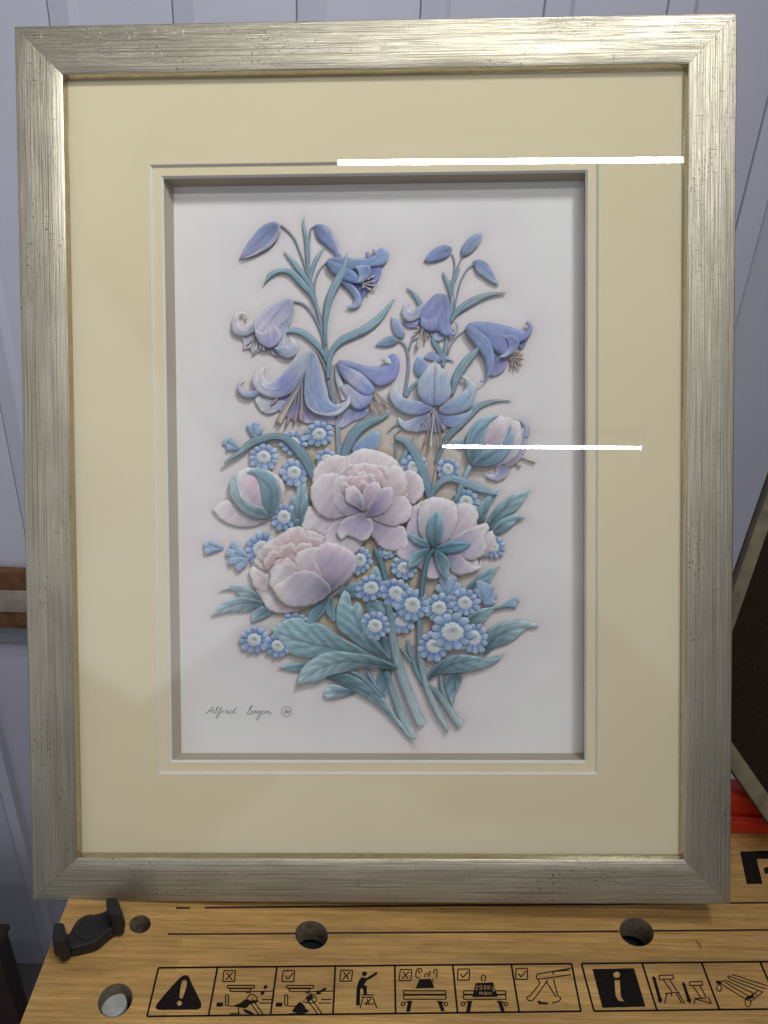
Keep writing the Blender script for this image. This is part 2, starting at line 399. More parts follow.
    if mat is M_PEONY: col = col * (.54 + .58 * np.clip(s, 0, 1) ** .8 + .10 * np.exp(-(d / 1.6) ** 2))[:, None]  # bases darker, rims lighter: printed shading plus crevice shade put into the colour
    elif mat is None or mat is M_PETAL: col = col * (.80 + .22 * np.clip(s, 0, 1) + .12 * np.exp(-(d / 1.5) ** 2))[:, None]  # lily bases and rims get the same painted-in shading
    elif mat is M_LEAF: col = col * (.70 + .40 * np.clip(s, 0, 1) + .18 * np.exp(-(d / 1.3) ** 2))[:, None]  # leaf bases and rims likewise shaded in the colour
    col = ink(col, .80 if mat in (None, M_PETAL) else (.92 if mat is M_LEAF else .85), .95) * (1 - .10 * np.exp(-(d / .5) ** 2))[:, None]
    X = FP(V, zz)
    # thickness skirt
    bidx = list(range(nb)) if len(V) >= nb else []
    th = .0004
    Vn = len(V); ok = np.allclose(V[:nb], out, atol=.02) if len(V) >= nb else False
    F2 = [f[::-1] for f in F]; uv = np.stack([u, cross + parent_seed(name)], 1)
    if ok:
        Y = X[:nb].copy(); Y[:, 2] -= th
        X = np.vstack([X, Y]); col = np.vstack([col, np.clip(col[:nb] * .4, 0, 1)]); uv = np.vstack([uv, uv[:nb]])  # cut edge darkened: shadow line under the piece put into its colour
        ar = ((out[:, 0] * np.roll(out[:, 1], -1) - np.roll(out[:, 0], -1) * out[:, 1]).sum()) > 0
        for k in range(nb):
            n = (k + 1) % nb; q = (k, n, Vn + n, Vn + k); F2.append(q if ar else q[::-1])
    return mesh(name, X, F2, mat or M_PETAL, parent, smooth=True, cols=col, uvs=uv)
_seed = [0]
def parent_seed(n): _seed[0] += 17.3; return _seed[0]
def strip(name, parent, pts, lv, h=1.0, c0=(110, 145, 165), c1=None, ce=None, mat=None, lv1=None, crease=0, nx=6, ek=.45, cap=False, round_=True):
    """a long piece (stem, narrow leaf, filament) along a centre line x,y,width"""
    q = np.array([[float(x) for x in t.split(',')] for t in pts.split()])
    c = crom([tuple(p[:2]) + (False,) for p in q], False, 2.0)
    L0 = np.r_[0, np.cumsum(np.linalg.norm(np.diff(q[:, :2], axis=0), axis=1))]; L1 = np.r_[0, np.cumsum(np.linalg.norm(np.diff(c, axis=0), axis=1))]
    wd = np.interp(L1 / L1[-1], L0 / L0[-1], q[:, 2]); wd = np.convolve(np.pad(wd, 2, 'edge'), np.ones(5) / 5, 'valid')
    t = np.gradient(c, axis=0); t /= np.linalg.norm(t, axis=1)[:, None] + 1e-9; nrm = np.stack([-t[:, 1], t[:, 0]], 1)
    s = L1 / L1[-1]; n = len(c); lv1 = lv if lv1 is None else lv1
    V, Z, S, K = [], [], [], []
    for j in range(nx + 1):
        k = -1 + 2 * j / nx
        V.append(c + nrm * (wd * k / 2)[:, None]); hh = h * np.minimum(1, wd / 4 + .2)
        Z.append(hh * math.sqrt(max(0, 1 - k * k)) - crease * math.exp(-(k / .25) ** 2)); S.append(s); K.append(np.full(n, k))
    ALL.append(np.vstack([V[0], V[-1][::-1]]))
    V = np.vstack(V); Z = np.concatenate(Z); S = np.concatenate(S); K = np.concatenate(K)
    c0 = alb(c0); c1 = alb(c1) if c1 is not None else c0; ce = alb(ce) if ce is not None else np.clip(c1 * .7, 0, .8)
    col = mixc(mixc(c0, c1, S), ce, np.abs(K) ** 4 * ek)
    zz = ZB + (lv + (lv1 - lv) * S) * LV + Z * .001
    col = ink(col * (1 - .16 * np.exp(-(K / .16) ** 2) * (1 if crease else 0))[:, None])
    X = FP(V, zz); U = np.stack([S * L1[-1], K * np.tile(wd, nx + 1) / 2 + parent_seed(name)], 1)
    F = [(j * n + i, (j + 1) * n + i, (j + 1) * n + i + 1, j * n + i + 1) for j in range(nx) for i in range(n - 1)]
    # skirt
    m = len(X)
    for j in (0, nx):
        Y = X[j * n:(j + 1) * n].copy(); Y[:, 2] -= .0004; b0 = len(X); X = np.vstack([X, Y]); col = np.vstack([col, col[j * n:(j + 1) * n] * .45]); U = np.vstack([U, U[j * n:(j + 1) * n]])  # sides darkened in colour to imitate the shadow line below
        for i in range(n - 1):
            qd = (j * n + i, j * n + i + 1, b0 + i + 1, b0 + i); F.append(qd if j == 0 else qd[::-1])
    return mesh(name, X, F, mat or M_LEAF, parent, smooth=True, cols=np.clip(col, 0, .9), uvs=U)

_tones = [(98, 128, 190), (88, 120, 188), (110, 138, 196), (96, 134, 186)]
def daisy(cx, cy, rx, ry, lv, rot=0, n=11, name='blue_daisy', tone=(98, 128, 190), edge=(160, 180, 222), eye=(184, 192, 198), er=.50, off=(0, 0), nrings=9, arc=None):
    """small flower: scalloped ring of blue petals around a pale domed eye"""
    tone = _tones[int(rng.integers(4))]; k_ = rng.uniform(.98, 1.12); rx *= k_; ry *= k_; rot += rng.uniform(-.3, .3)
    na = n * 10; th = np.linspace(0, 2 * np.pi, na, endpoint=False); ph = rng.random() * 6.28
    pr = np.abs(np.cos(n * th / 2 + ph)) ; pk = (np.floor((n * th / 2 + ph) / np.pi + .5)).astype(int) % 40
    rv = 1 + .17 * (rng.random(40)[pk] - .5)
    Rm = (0.84 + .16 * pr ** .7) * rv
    V, Z, Cc, U = [], [], [], []
    c_t, c_e, c_d = alb(tone), alb(edge), alb(tuple(x * .62 for x in tone))
    cr, sr = math.cos(rot), math.sin(rot)
    rr = np.linspace(.30, 1, nrings)
    for r in rr:
        R_ = Rm * r if r > .75 else Rm * r * (1 - (.75 - r)) + r * (.75 - r) * .9
        x, y = R_ * np.cos(th) * rx, R_ * np.sin(th) * ry
        V.append(np.stack([cx + x * cr - y * sr, cy + x * sr + y * cr], 1))
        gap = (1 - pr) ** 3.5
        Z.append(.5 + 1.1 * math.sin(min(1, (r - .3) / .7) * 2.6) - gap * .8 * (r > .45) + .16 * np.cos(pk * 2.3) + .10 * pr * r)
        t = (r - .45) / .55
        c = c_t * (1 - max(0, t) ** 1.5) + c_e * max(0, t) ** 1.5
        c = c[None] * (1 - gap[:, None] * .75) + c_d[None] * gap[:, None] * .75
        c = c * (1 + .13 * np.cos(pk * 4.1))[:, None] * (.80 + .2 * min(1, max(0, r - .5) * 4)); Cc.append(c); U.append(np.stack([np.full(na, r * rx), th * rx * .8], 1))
    ALL.append(V[-1])
    V = np.vstack(V); Z = np.concatenate(Z); Cc = np.vstack(Cc); U = np.vstack(U)
    X = FP(V, ZB + lv * LV + Z * .001); nr = nrings; Cc = ink(Cc, .85, .98)
    F = [(i * na + k, i * na + (k + 1) % na, (i + 1) * na + (k + 1) % na, (i + 1) * na + k)[::-1] for i in range(nr - 1) for k in range(na)]
    Y = X[-na:].copy(); Y[:, 2] -= .0006; b0 = len(X)
    X = np.vstack([X, Y]); Cc = np.vstack([Cc, Cc[-na:] * .8]); U = np.vstack([U, U[-na:]])
    F += [((nr - 1) * na + k, (nr - 1) * na + (k + 1) % na, b0 + (k + 1) % na, b0 + k)[::-1] for k in range(na)]
    U[:, 1] += parent_seed(name)
    o = mesh(name, X, F, M_DAISY, root, smooth=True, cols=np.clip(Cc, 0, .9), uvs=U)
    # eye
    V, Z, Cc = [], [], []; na2 = 40; th = np.linspace(0, 2 * np.pi, na2, endpoint=False)
    w_, g_ = alb(eye), alb((150, 155, 155)); yl = alb((128, 128, 116))
    for r in np.linspace(.02, 1, 8):
        R_ = r * er * (1 + (.05 * np.cos(9 * th + ph) + .03 * np.cos(17 * th)) * r)
        x, y = R_ * np.cos(th) * rx + off[0], R_ * np.sin(th) * ry + off[1]
        V.append(np.stack([cx + x * cr - y * sr, cy + x * sr + y * cr], 1))
        k = 1.2 + .75 * math.sin(min(1, r * 1.05) * math.pi) + .12 * np.cos(14 * th + r * 8) * (r > .2); Z.append(np.broadcast_to(k, (na2,)) * 1.0)
        c = (yl if r < .12 else (g_ * .6 + w_ * .4 if r < .5 else w_)); c = c[None] * (1 + .16 * np.cos(13 * th + r * 9 + ph) * (r < .95) + .10 * np.cos(29 * th + r * 21))[:, None]; Cc.append(c)
    V = np.vstack(V); X = FP(V, ZB + (lv) * LV + np.concatenate(Z) * .001)
    F = [(i * na2 + k, i * na2 + (k + 1) % na2, (i + 1) * na2 + (k + 1) % na2, (i + 1) * na2 + k)[::-1] for i in range(7) for k in range(na2)] + [tuple(range(na2))]
    Y = X[-na2:].copy(); Y[:, 2] -= .0012; b0 = len(X); X = np.vstack([X, Y]); Cc = np.vstack(Cc + [Cc[-1] * .7])
    F += [(7 * na2 + k, 7 * na2 + (k + 1) % na2, b0 + (k + 1) % na2, b0 + k)[::-1] for k in range(na2)]
    mesh('flower_eye', X, F, M_DAISY, o, smooth=True, cols=np.clip(Cc, 0, .9), uvs=np.random.default_rng(int(cx)).random((len(X), 2)) * 40)
    return o
# ================================================================ THE PAPER BOUQUET (everything glued behind the glass)
BL, BD, BLT, LAV, WH = (128, 142, 196), (92, 108, 172), (168, 176, 215), (160, 156, 205), (205, 205, 218)
TEAL, TEALD, TEALL, GST = (112, 146, 164), (78, 114, 134), (148, 178, 192), (138, 145, 156)
def lily(pts, lv, **k): return relief('lily', root, pts, lv, **k)
def petal(par, pts, lv, **k): return relief('petal', par, pts, lv, **k)
def stamens(par, src, tips, lv, col=(150, 140, 148), tip=(196, 186, 176), wd=1.4, tw=2.6, pist=None):
    for (x, y) in tips:
        mx, my = (src[0] * .5 + x * .5 + rng.uniform(-1.5, 1.5), src[1] * .5 + y * .5 + rng.uniform(-1, 1))
        sx, sy = src[0] + rng.uniform(-2, 2), src[1] + rng.uniform(-1, 1)
        dx, dy = x - mx, y - my
        strip('stamen', par, f'{sx:.1f},{sy:.1f},{wd} {mx:.1f},{my:.1f},{wd} {x - dx*.35:.1f},{y - dy*.35:.1f},{wd} {x - dx*.3:.1f},{y - dy*.3:.1f},{tw} {x:.1f},{y:.1f},{tw} {x + dx*.08:.1f},{y + dy*.08:.1f},.8', lv, h=1.0, c0=col, c1=tip, ce=(105, 88, 85), nx=4, ek=.5, mat=M_PETAL, lv1=lv + .5)
    if pist:
        x, y = pist
        strip('pistil', par, f'{src[0]},{src[1]},2.4 {(src[0]+x)/2:.1f},{(src[1]+y)/2:.1f},2.2 {x},{y-3},2.6 {x},{y},4.6 {x},{y+3},3 {x},{y+4},.8', lv + .7, h=1.4, c0=(148, 160, 158), c1=(212, 208, 190), ce=(130, 125, 115), nx=6, mat=M_PETAL)

# ---- stems and narrow leaves, left spray
def leaf(p, lv, **k):
    k.setdefault('c0', TEALL); k.setdefault('c1', TEAL); k.setdefault('h', 1.1); k.setdefault('crease', .35)
    return strip('leaf', root, p, lv, **k)
def stem(p, lv, **k):
    k.setdefault('c0', GST); k.setdefault('c1', (128, 145, 160)); k.setdefault('h', .9)
    return strip('stem', root, p, lv, **k)
stem('304,224,1 305,238,2.6 307,258,3 310,280,3.6 314,298,4.2 320,320,4.4 325,345,5 330,372,5.5 333,398,5.5 337,425,5.5 339,462,5.5', .5)
stem('281,225,2.2 287,230,2.4 294,238,2 300,252,2 307,272,2.2 310,284,2', .4)
stem('316,226,1.4 311,229,1.8 309.5,240,1.8 308.5,255,2 308.5,265,2', .3)
stem('293,301.5,2.2 301,303,2.6 308,308,2.6 315,318,2.8 321,332,2.8 325,345,2.5', .4)
stem('327,262,1.6 321,268,2.2 316,278,2.4 314,290,2.6 316,302,2.6', .3)
stem('312,350,2 318,354,2.6 324,366,2.8 328,382,3 331,398,3', .3, c0=(150, 140, 140))
stem('338,364,2 334,366,2.5 333.5,380,3 336,402,3', .3, c0=(165, 150, 140), c1=(150, 140, 135))
leaf('304,217,.6 303.5,224,2.6 305.5,234,4.2 308,246,4 308.5,262,2.6', .7)
leaf('324,248,.6 320,253,3.2 315,262,5 311.5,272,4.5 309.5,284,2.4', .8)
leaf('284,251,.6 290,258,3.4 298,268,5.5 305,278,5.6 310,286,4 313,294,2', .9)
leaf('264,284,.6 269,276,5 275,272,5.4 283,270.5,4.5 291,272.5,6.5 298,279,7.4 305,287,7.2 311,294,5 315,304,3', 1.1, h=1.4)
leaf('286,331,4 294,330.5,6.5 303,333,7.4 313,341,6.6 321,350,4.8 327,362,3', 1.1, h=1.3)
leaf('394,299,.8 389,306,4 382,315,7 374,323,8.6 364,330,8.6 352,335.5,8.4 341,341,7.6 333,350,6 329,362,5 328,378,4', 1.2, h=1.5)
# buds
def bud(p, lv, ax, c0=(100, 124, 172), c1=BL, **k):
    k.setdefault('h', 2.0); k.setdefault('Rr', 6)
    return relief('flower_bud', root, p, lv, c0=c0, c1=c1, ax=ax, **k)
o = bud('239,259c 243,250 252,237 262,226 273,221.5 279,224 280.5,230 277,238 269,246.5 260,252 250,256', 1.2, '278,224 262,238 240,258', c0=(96, 124, 166), c1=(146, 146, 192))
petal(o, '240,259c 252,254 264,246 273,236 279,227 280.5,231 277,239 269,247.5 259,253 248,257.5', 2.0, h=.9, Rr=3, c0=(118, 136, 186), c1=(170, 168, 205), ax='279,228 266,246 241,259')
o = bud('315,225 322,224 330,229 336,238 340,249 342,258c 336,257c 333,252 326,246 318,239 315,231', 1.2, '316,226 328,238 339,257')
petal(o, '321,226 330,230 336,239 340,250 341,257c 336,252 331,243 326,234', 1.9, h=.8, Rr=3, c0=(112, 128, 178), c1=(160, 162, 205), ax='321,226 341,257')

# ---- lily, top centre
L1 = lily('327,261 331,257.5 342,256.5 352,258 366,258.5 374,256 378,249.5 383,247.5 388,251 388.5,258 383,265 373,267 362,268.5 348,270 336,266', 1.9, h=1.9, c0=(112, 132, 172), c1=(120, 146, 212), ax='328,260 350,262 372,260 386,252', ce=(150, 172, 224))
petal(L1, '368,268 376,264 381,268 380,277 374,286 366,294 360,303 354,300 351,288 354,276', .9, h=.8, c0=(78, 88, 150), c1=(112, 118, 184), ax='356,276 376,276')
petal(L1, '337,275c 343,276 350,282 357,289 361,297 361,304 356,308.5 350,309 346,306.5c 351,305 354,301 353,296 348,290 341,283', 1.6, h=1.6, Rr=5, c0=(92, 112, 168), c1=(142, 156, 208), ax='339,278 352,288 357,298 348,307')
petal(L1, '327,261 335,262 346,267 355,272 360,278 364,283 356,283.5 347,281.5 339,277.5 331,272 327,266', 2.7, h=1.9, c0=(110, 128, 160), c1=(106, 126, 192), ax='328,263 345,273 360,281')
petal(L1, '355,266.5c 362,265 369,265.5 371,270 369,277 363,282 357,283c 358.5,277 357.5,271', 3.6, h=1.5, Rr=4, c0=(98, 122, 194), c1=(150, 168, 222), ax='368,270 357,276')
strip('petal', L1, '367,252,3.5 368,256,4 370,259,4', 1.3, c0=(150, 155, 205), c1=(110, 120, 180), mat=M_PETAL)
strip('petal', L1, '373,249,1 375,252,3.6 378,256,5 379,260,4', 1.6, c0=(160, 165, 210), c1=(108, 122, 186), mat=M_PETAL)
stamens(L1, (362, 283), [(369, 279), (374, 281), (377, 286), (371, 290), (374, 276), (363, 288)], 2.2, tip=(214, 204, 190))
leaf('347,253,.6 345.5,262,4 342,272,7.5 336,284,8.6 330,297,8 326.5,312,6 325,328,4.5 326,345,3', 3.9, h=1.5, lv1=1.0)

# ---- lily, left
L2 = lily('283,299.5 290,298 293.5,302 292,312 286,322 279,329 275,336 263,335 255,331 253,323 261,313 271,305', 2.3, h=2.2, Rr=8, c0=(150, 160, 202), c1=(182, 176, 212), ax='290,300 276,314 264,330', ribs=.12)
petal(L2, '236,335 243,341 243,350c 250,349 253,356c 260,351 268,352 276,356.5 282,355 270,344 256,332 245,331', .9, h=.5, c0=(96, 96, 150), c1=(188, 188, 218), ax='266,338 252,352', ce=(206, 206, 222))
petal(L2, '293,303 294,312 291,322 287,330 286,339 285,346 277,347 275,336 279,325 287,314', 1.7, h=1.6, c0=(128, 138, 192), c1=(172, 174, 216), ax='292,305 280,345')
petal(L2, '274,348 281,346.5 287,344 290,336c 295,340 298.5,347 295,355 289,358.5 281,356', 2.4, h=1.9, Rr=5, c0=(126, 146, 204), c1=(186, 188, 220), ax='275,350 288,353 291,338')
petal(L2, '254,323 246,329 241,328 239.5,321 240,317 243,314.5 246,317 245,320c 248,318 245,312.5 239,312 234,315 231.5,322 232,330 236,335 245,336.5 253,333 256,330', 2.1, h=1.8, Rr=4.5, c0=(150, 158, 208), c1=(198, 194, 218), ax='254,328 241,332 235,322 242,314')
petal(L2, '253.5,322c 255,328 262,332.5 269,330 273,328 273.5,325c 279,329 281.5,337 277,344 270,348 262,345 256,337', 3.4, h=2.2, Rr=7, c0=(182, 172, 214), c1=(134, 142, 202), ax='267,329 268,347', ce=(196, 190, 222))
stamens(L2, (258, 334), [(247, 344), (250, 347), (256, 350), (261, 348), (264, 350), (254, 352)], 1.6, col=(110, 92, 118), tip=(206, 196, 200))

# ---- large lily, centre left
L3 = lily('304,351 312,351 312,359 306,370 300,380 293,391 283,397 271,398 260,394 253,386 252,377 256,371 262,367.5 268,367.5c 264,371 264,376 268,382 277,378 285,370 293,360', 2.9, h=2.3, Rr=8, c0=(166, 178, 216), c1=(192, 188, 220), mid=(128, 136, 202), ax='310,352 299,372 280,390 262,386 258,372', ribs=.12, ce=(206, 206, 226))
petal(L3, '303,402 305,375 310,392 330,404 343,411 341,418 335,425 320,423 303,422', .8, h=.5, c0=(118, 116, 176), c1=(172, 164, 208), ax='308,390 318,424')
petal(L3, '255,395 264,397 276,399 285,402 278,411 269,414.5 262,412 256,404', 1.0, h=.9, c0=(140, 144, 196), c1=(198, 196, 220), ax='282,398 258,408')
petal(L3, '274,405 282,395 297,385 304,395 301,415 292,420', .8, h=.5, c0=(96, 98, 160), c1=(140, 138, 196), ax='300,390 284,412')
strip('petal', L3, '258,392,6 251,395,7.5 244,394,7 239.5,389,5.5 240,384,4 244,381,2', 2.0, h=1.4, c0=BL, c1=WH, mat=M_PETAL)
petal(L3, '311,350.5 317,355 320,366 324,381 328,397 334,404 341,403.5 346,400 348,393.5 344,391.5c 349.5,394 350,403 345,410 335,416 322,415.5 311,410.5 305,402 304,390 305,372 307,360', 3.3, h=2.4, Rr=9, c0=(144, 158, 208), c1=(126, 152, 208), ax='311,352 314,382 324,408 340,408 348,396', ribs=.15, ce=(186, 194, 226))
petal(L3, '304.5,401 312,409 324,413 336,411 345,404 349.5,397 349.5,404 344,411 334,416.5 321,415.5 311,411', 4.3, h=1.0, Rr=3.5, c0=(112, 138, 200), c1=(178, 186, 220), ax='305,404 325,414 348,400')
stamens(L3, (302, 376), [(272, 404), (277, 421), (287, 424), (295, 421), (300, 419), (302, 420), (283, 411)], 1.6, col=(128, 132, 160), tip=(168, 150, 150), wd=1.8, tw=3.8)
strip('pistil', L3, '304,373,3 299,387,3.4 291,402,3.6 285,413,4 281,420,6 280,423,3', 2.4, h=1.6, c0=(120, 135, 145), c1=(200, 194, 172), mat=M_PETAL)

# ---- lily, centre
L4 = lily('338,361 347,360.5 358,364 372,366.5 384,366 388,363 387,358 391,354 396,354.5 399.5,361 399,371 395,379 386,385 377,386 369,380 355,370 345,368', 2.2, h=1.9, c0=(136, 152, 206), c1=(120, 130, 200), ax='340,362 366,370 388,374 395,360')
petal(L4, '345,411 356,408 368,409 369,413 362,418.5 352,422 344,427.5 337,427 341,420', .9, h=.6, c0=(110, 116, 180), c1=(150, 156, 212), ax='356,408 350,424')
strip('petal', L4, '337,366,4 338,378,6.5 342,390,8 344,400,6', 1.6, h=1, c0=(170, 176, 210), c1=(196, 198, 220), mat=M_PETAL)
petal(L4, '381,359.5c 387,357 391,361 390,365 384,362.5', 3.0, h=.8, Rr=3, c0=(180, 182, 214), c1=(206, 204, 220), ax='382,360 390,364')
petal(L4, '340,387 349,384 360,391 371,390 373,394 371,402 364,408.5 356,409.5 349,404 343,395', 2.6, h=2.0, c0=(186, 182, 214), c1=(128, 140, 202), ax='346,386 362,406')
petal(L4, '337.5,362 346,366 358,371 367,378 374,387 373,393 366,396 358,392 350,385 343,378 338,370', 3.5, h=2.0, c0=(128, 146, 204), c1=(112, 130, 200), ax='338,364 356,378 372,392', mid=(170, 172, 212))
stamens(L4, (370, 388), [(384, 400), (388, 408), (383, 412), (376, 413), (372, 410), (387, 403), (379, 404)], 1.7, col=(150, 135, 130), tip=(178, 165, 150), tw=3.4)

# ---- lily, upper right of centre
leaf('407,288,.6 412,292,3 417,298,5 421,306,5.4', .9)
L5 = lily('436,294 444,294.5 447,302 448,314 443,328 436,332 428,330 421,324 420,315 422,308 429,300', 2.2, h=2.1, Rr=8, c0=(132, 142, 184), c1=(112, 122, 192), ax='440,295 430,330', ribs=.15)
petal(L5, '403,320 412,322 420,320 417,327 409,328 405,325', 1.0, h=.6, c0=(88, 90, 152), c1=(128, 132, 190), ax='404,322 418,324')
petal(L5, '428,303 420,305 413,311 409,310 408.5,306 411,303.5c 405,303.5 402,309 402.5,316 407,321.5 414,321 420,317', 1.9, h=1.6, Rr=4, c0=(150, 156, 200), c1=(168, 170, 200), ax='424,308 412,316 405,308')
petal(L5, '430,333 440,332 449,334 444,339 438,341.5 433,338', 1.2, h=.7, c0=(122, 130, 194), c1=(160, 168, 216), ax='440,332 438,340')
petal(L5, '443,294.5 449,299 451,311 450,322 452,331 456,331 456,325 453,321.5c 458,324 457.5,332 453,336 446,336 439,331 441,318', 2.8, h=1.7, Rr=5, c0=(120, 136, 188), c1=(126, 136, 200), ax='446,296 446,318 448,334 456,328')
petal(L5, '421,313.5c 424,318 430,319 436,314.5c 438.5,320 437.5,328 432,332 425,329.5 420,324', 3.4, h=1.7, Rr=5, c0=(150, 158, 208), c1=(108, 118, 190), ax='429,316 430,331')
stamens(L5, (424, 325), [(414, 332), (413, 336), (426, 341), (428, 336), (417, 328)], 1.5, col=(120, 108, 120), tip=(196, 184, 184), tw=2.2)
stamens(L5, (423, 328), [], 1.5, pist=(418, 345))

# ---- right spray
stem('452,254,1.6 454.5,262,1.8 454,274,2 452,284,2', .3); stem('463,256,1.8 459,264,2 455.5,274,2.4 453,286,3', .4)
stem('473,265,2.6 467,270,2.2 461,281,2 457,296,2 454,310,2.4', .3)
stem('452,280,3 452,296,4 451,312,4.4 448,330,4.2 446,346,4.2 443,366,4', .6, c0=(148, 160, 175), c1=(136, 148, 165))
leaf('443,272,.6 445.5,278,4 449,286,5 451.5,296,4', .9, c0=(140, 164, 182)); leaf('460,268,.6 456.5,275,3.6 453,284,4 452,292,3', 1.0, c0=(140, 164, 182))
bud('424,261c 428,254 436,247.5 444,245 450.5,246.5 452,251 447,257.5 438,261 430,262.5', 1.1, '451,248 438,254 425,261')
bud('462.5,256.5 461,249 465,242 472,235.5 481,233 482,238 478,246 471,253', 1.1, '464,254 472,244 480,234', c0=(112, 140, 172), c1=(132, 150, 188))
o = bud('473,265 473,261 479,259.5 486,262 492,270 496,279 499.5,284.5c 493,283 486,278.5 478,273.5', 1.1, '475,262 486,270 498,284', c0=(110, 134, 176))
petal(o, '475,263 482,265 489,272 495,280 499,284.5c 491,282 484,277 477,272', 1.7, h=.7, Rr=3, c0=(120, 142, 184), c1=(142, 158, 196), ax='475,264 498,284')
leaf('506,293,.6 497,293,3 486,295.5,5.6 475,300,7.8 464,306.5,8 456,313,6 451,322,3', 1.3, c0=(158, 174, 186), c1=(108, 140, 160), h=1.4)
stem('465,330,1.6 458,336,1.8 451,345,2 447,358,2', .3)
leaf('432,338,2 435,344,6 440,352,6.4 442,360,4', .7, c0=TEAL)
relief('leaf', root, '424,357.5 431,351.5 438,354.5 446,356 455,362c 446,360.5 438,362.5 430,360.5', .9, h=.9, Rr=3, c0=(140, 154, 200), c1=(122, 140, 192), ax='424,357 455,362', mat=M_PETAL)
bud('391,317c 397,319 402.5,326 405,335 402,339 396,336.5 392,328', 1.1, '404,337 397,328 391,317', c0=(116, 138, 180), c1=(140, 152, 192))
bud('375,345.5c 381,340 388,336 394,336.5 399,341 393,345.5 385,347', 1.1, '398,341 388,342 376,345', c0=(96, 132, 160), c1=(124, 148, 184))
stem('398,340,2 404,344,2.6 407.5,352,2.8 408.5,364,3 407,380,3.4 404.5,396,3.4', .5); stem('418,338,2 412,341,2.4 409,350,2.4', .4)
stem('424,376,2 413,386,4 406,396,5', .4, c0=TEAL)
bud('417,357 423,358 427.5,366 425,374 418,377 414,369', 1.0, '420,376 420,358', c0=(112, 142, 190), c1=(126, 152, 200))

# ---- lily, right
L6 = lily('466,328 470,323 481,321.5 496,323.5 512,327.5 524,331 526.5,335.5 520,341 510,343 500,340 490,336 476,331', 2.0, h=1.9, c0=(128, 146, 190), c1=(120, 136, 196), ax='467,325 496,332 525,335')
petal(L6, '519,341 526,340 525,346 520,349', 1.2, h=.5, c0=(90, 96, 160), c1=(120, 126, 186), ax='519,341 525,346')
petal(L6, '493,352 500,357 507,361 506,368 500,373.5 493,376.5 489,374 491,365', 1.1, h=.8, c0=(96, 100, 160), c1=(140, 144, 200), ax='494,354 498,375')
strip('petal', L6, '518,340,6 525,337,6.5 529.5,331,5.5 530,325,4.2 526,322,2.5', 2.6, h=1.4, c0=(112, 124, 188), c1=(150, 160, 200), mat=M_PETAL)
petal(L6, '468,324 482,325 492,330 504,335 508,346 507,355.5 498,353 489,343 480,333', 2.9, h=1.9, c0=(118, 134, 176), c1=(112, 126, 190), ax='470,325 490,337 506,354')
petal(L6, '502,336c 512,335 518.5,339 519,345 513,353 506,357.5 499,357 507,351 508,343', 3.7, h=1.5, Rr=4.5, c0=(108, 122, 192), c1=(144, 160, 210), ax='516,341 503,352')
petal(L6, '466,326 473,326 483,333 490,341 494,352 494.5,362 492,372 487,379 481,382.5 479.5,380c 486,379 487,370 485,360 479,350 472,341 467,334', 3.3, h=2.0, Rr=6, c0=(120, 140, 182), c1=(118, 138, 194), ax='468,328 482,342 490,360 484,380', ribs=.12)
stamens(L6, (509, 356), [(519, 352), (523, 359), (521, 366), (516, 368), (512, 366), (522, 355), (518, 362)], 1.6, col=(140, 122, 122), tip=(172, 154, 146), tw=3.0)
leaf('479.5,346,.6 475,352,6.5 467,361,9 460,371,10 455,382,8 452,394,5', 2.6, c0=(140, 168, 178), c1=(120, 152, 166), h=1.4, lv1=1.2)

# ---- open lily in the middle
leaf('511,401,.8 500,400.5,2 490,402,4.5 479,406,7 469,415,9 458,426,9 448,437,7 441,450,5 436,462,4', .8, h=1.2, c0=(150, 170, 182), c1=(96, 126, 144))
L7 = lily('435,361c 428,366 422,374 417,383 418,393 423,402 431,405.5 440,405.5 447,401 451,393 450,382 446,373 441,367', 3.9, h=2.3, Rr=9, c0=(112, 134, 206), c1=(206, 208, 216), mid=(150, 168, 206), ax='434,405 435,362', ribs=.1, crease=.5, ce=(170, 186, 216))
petal(L7, '398,417 404,421 412,419 424,411 430,415 429,428 419,432 406,430.5 399,424', 1.6, h=1.1, c0=(104, 116, 184), c1=(158, 172, 214), ax='428,412 400,424')
petal(L7, '440,412 455,414 470,411 476,402 473,411 466,420 456,427.5 446,426 438,420', 1.6, h=1.1, c0=(104, 116, 184), c1=(140, 162, 210), ax='440,413 470,412')
petal(L7, '420,414 440,413 446,428 440,431.5 425,431', 1.3, h=.6, c0=(92, 104, 176), c1=(140, 150, 206), ax='432,412 432,431')
petal(L7, '396,381c 398.5,391 404,397.5 414,400.5 424,401.5 433,405.5 430,411 420,415 408,414.5 397,409 390,399 389.5,390', 2.8, h=2.2, Rr=7, c0=(108, 122, 194), c1=(186, 192, 222), mid=(136, 156, 206), ax='432,407 412,409 396,400 394,384', ce=(176, 190, 220))
petal(L7, '461,376c 465,375.5 472,380 476,389 475,399 470,408 458,413.5 446,414.5 439,411 442,404 452,399.5 460,394 466,388 465,382', 2.8, h=2.2, Rr=7, c0=(106, 122, 190), c1=(172, 188, 220), mid=(130, 158, 208), ax='438,409 456,406 470,395 465,379')
stamens(L7, (434, 408), [(421, 431), (425, 444), (430, 438), (441, 446), (445, 432), (438, 448), (422, 424)], 2.5, col=(168, 168, 184), tip=(160, 140, 130), wd=1.3, tw=2.2, pist=(431, 444))

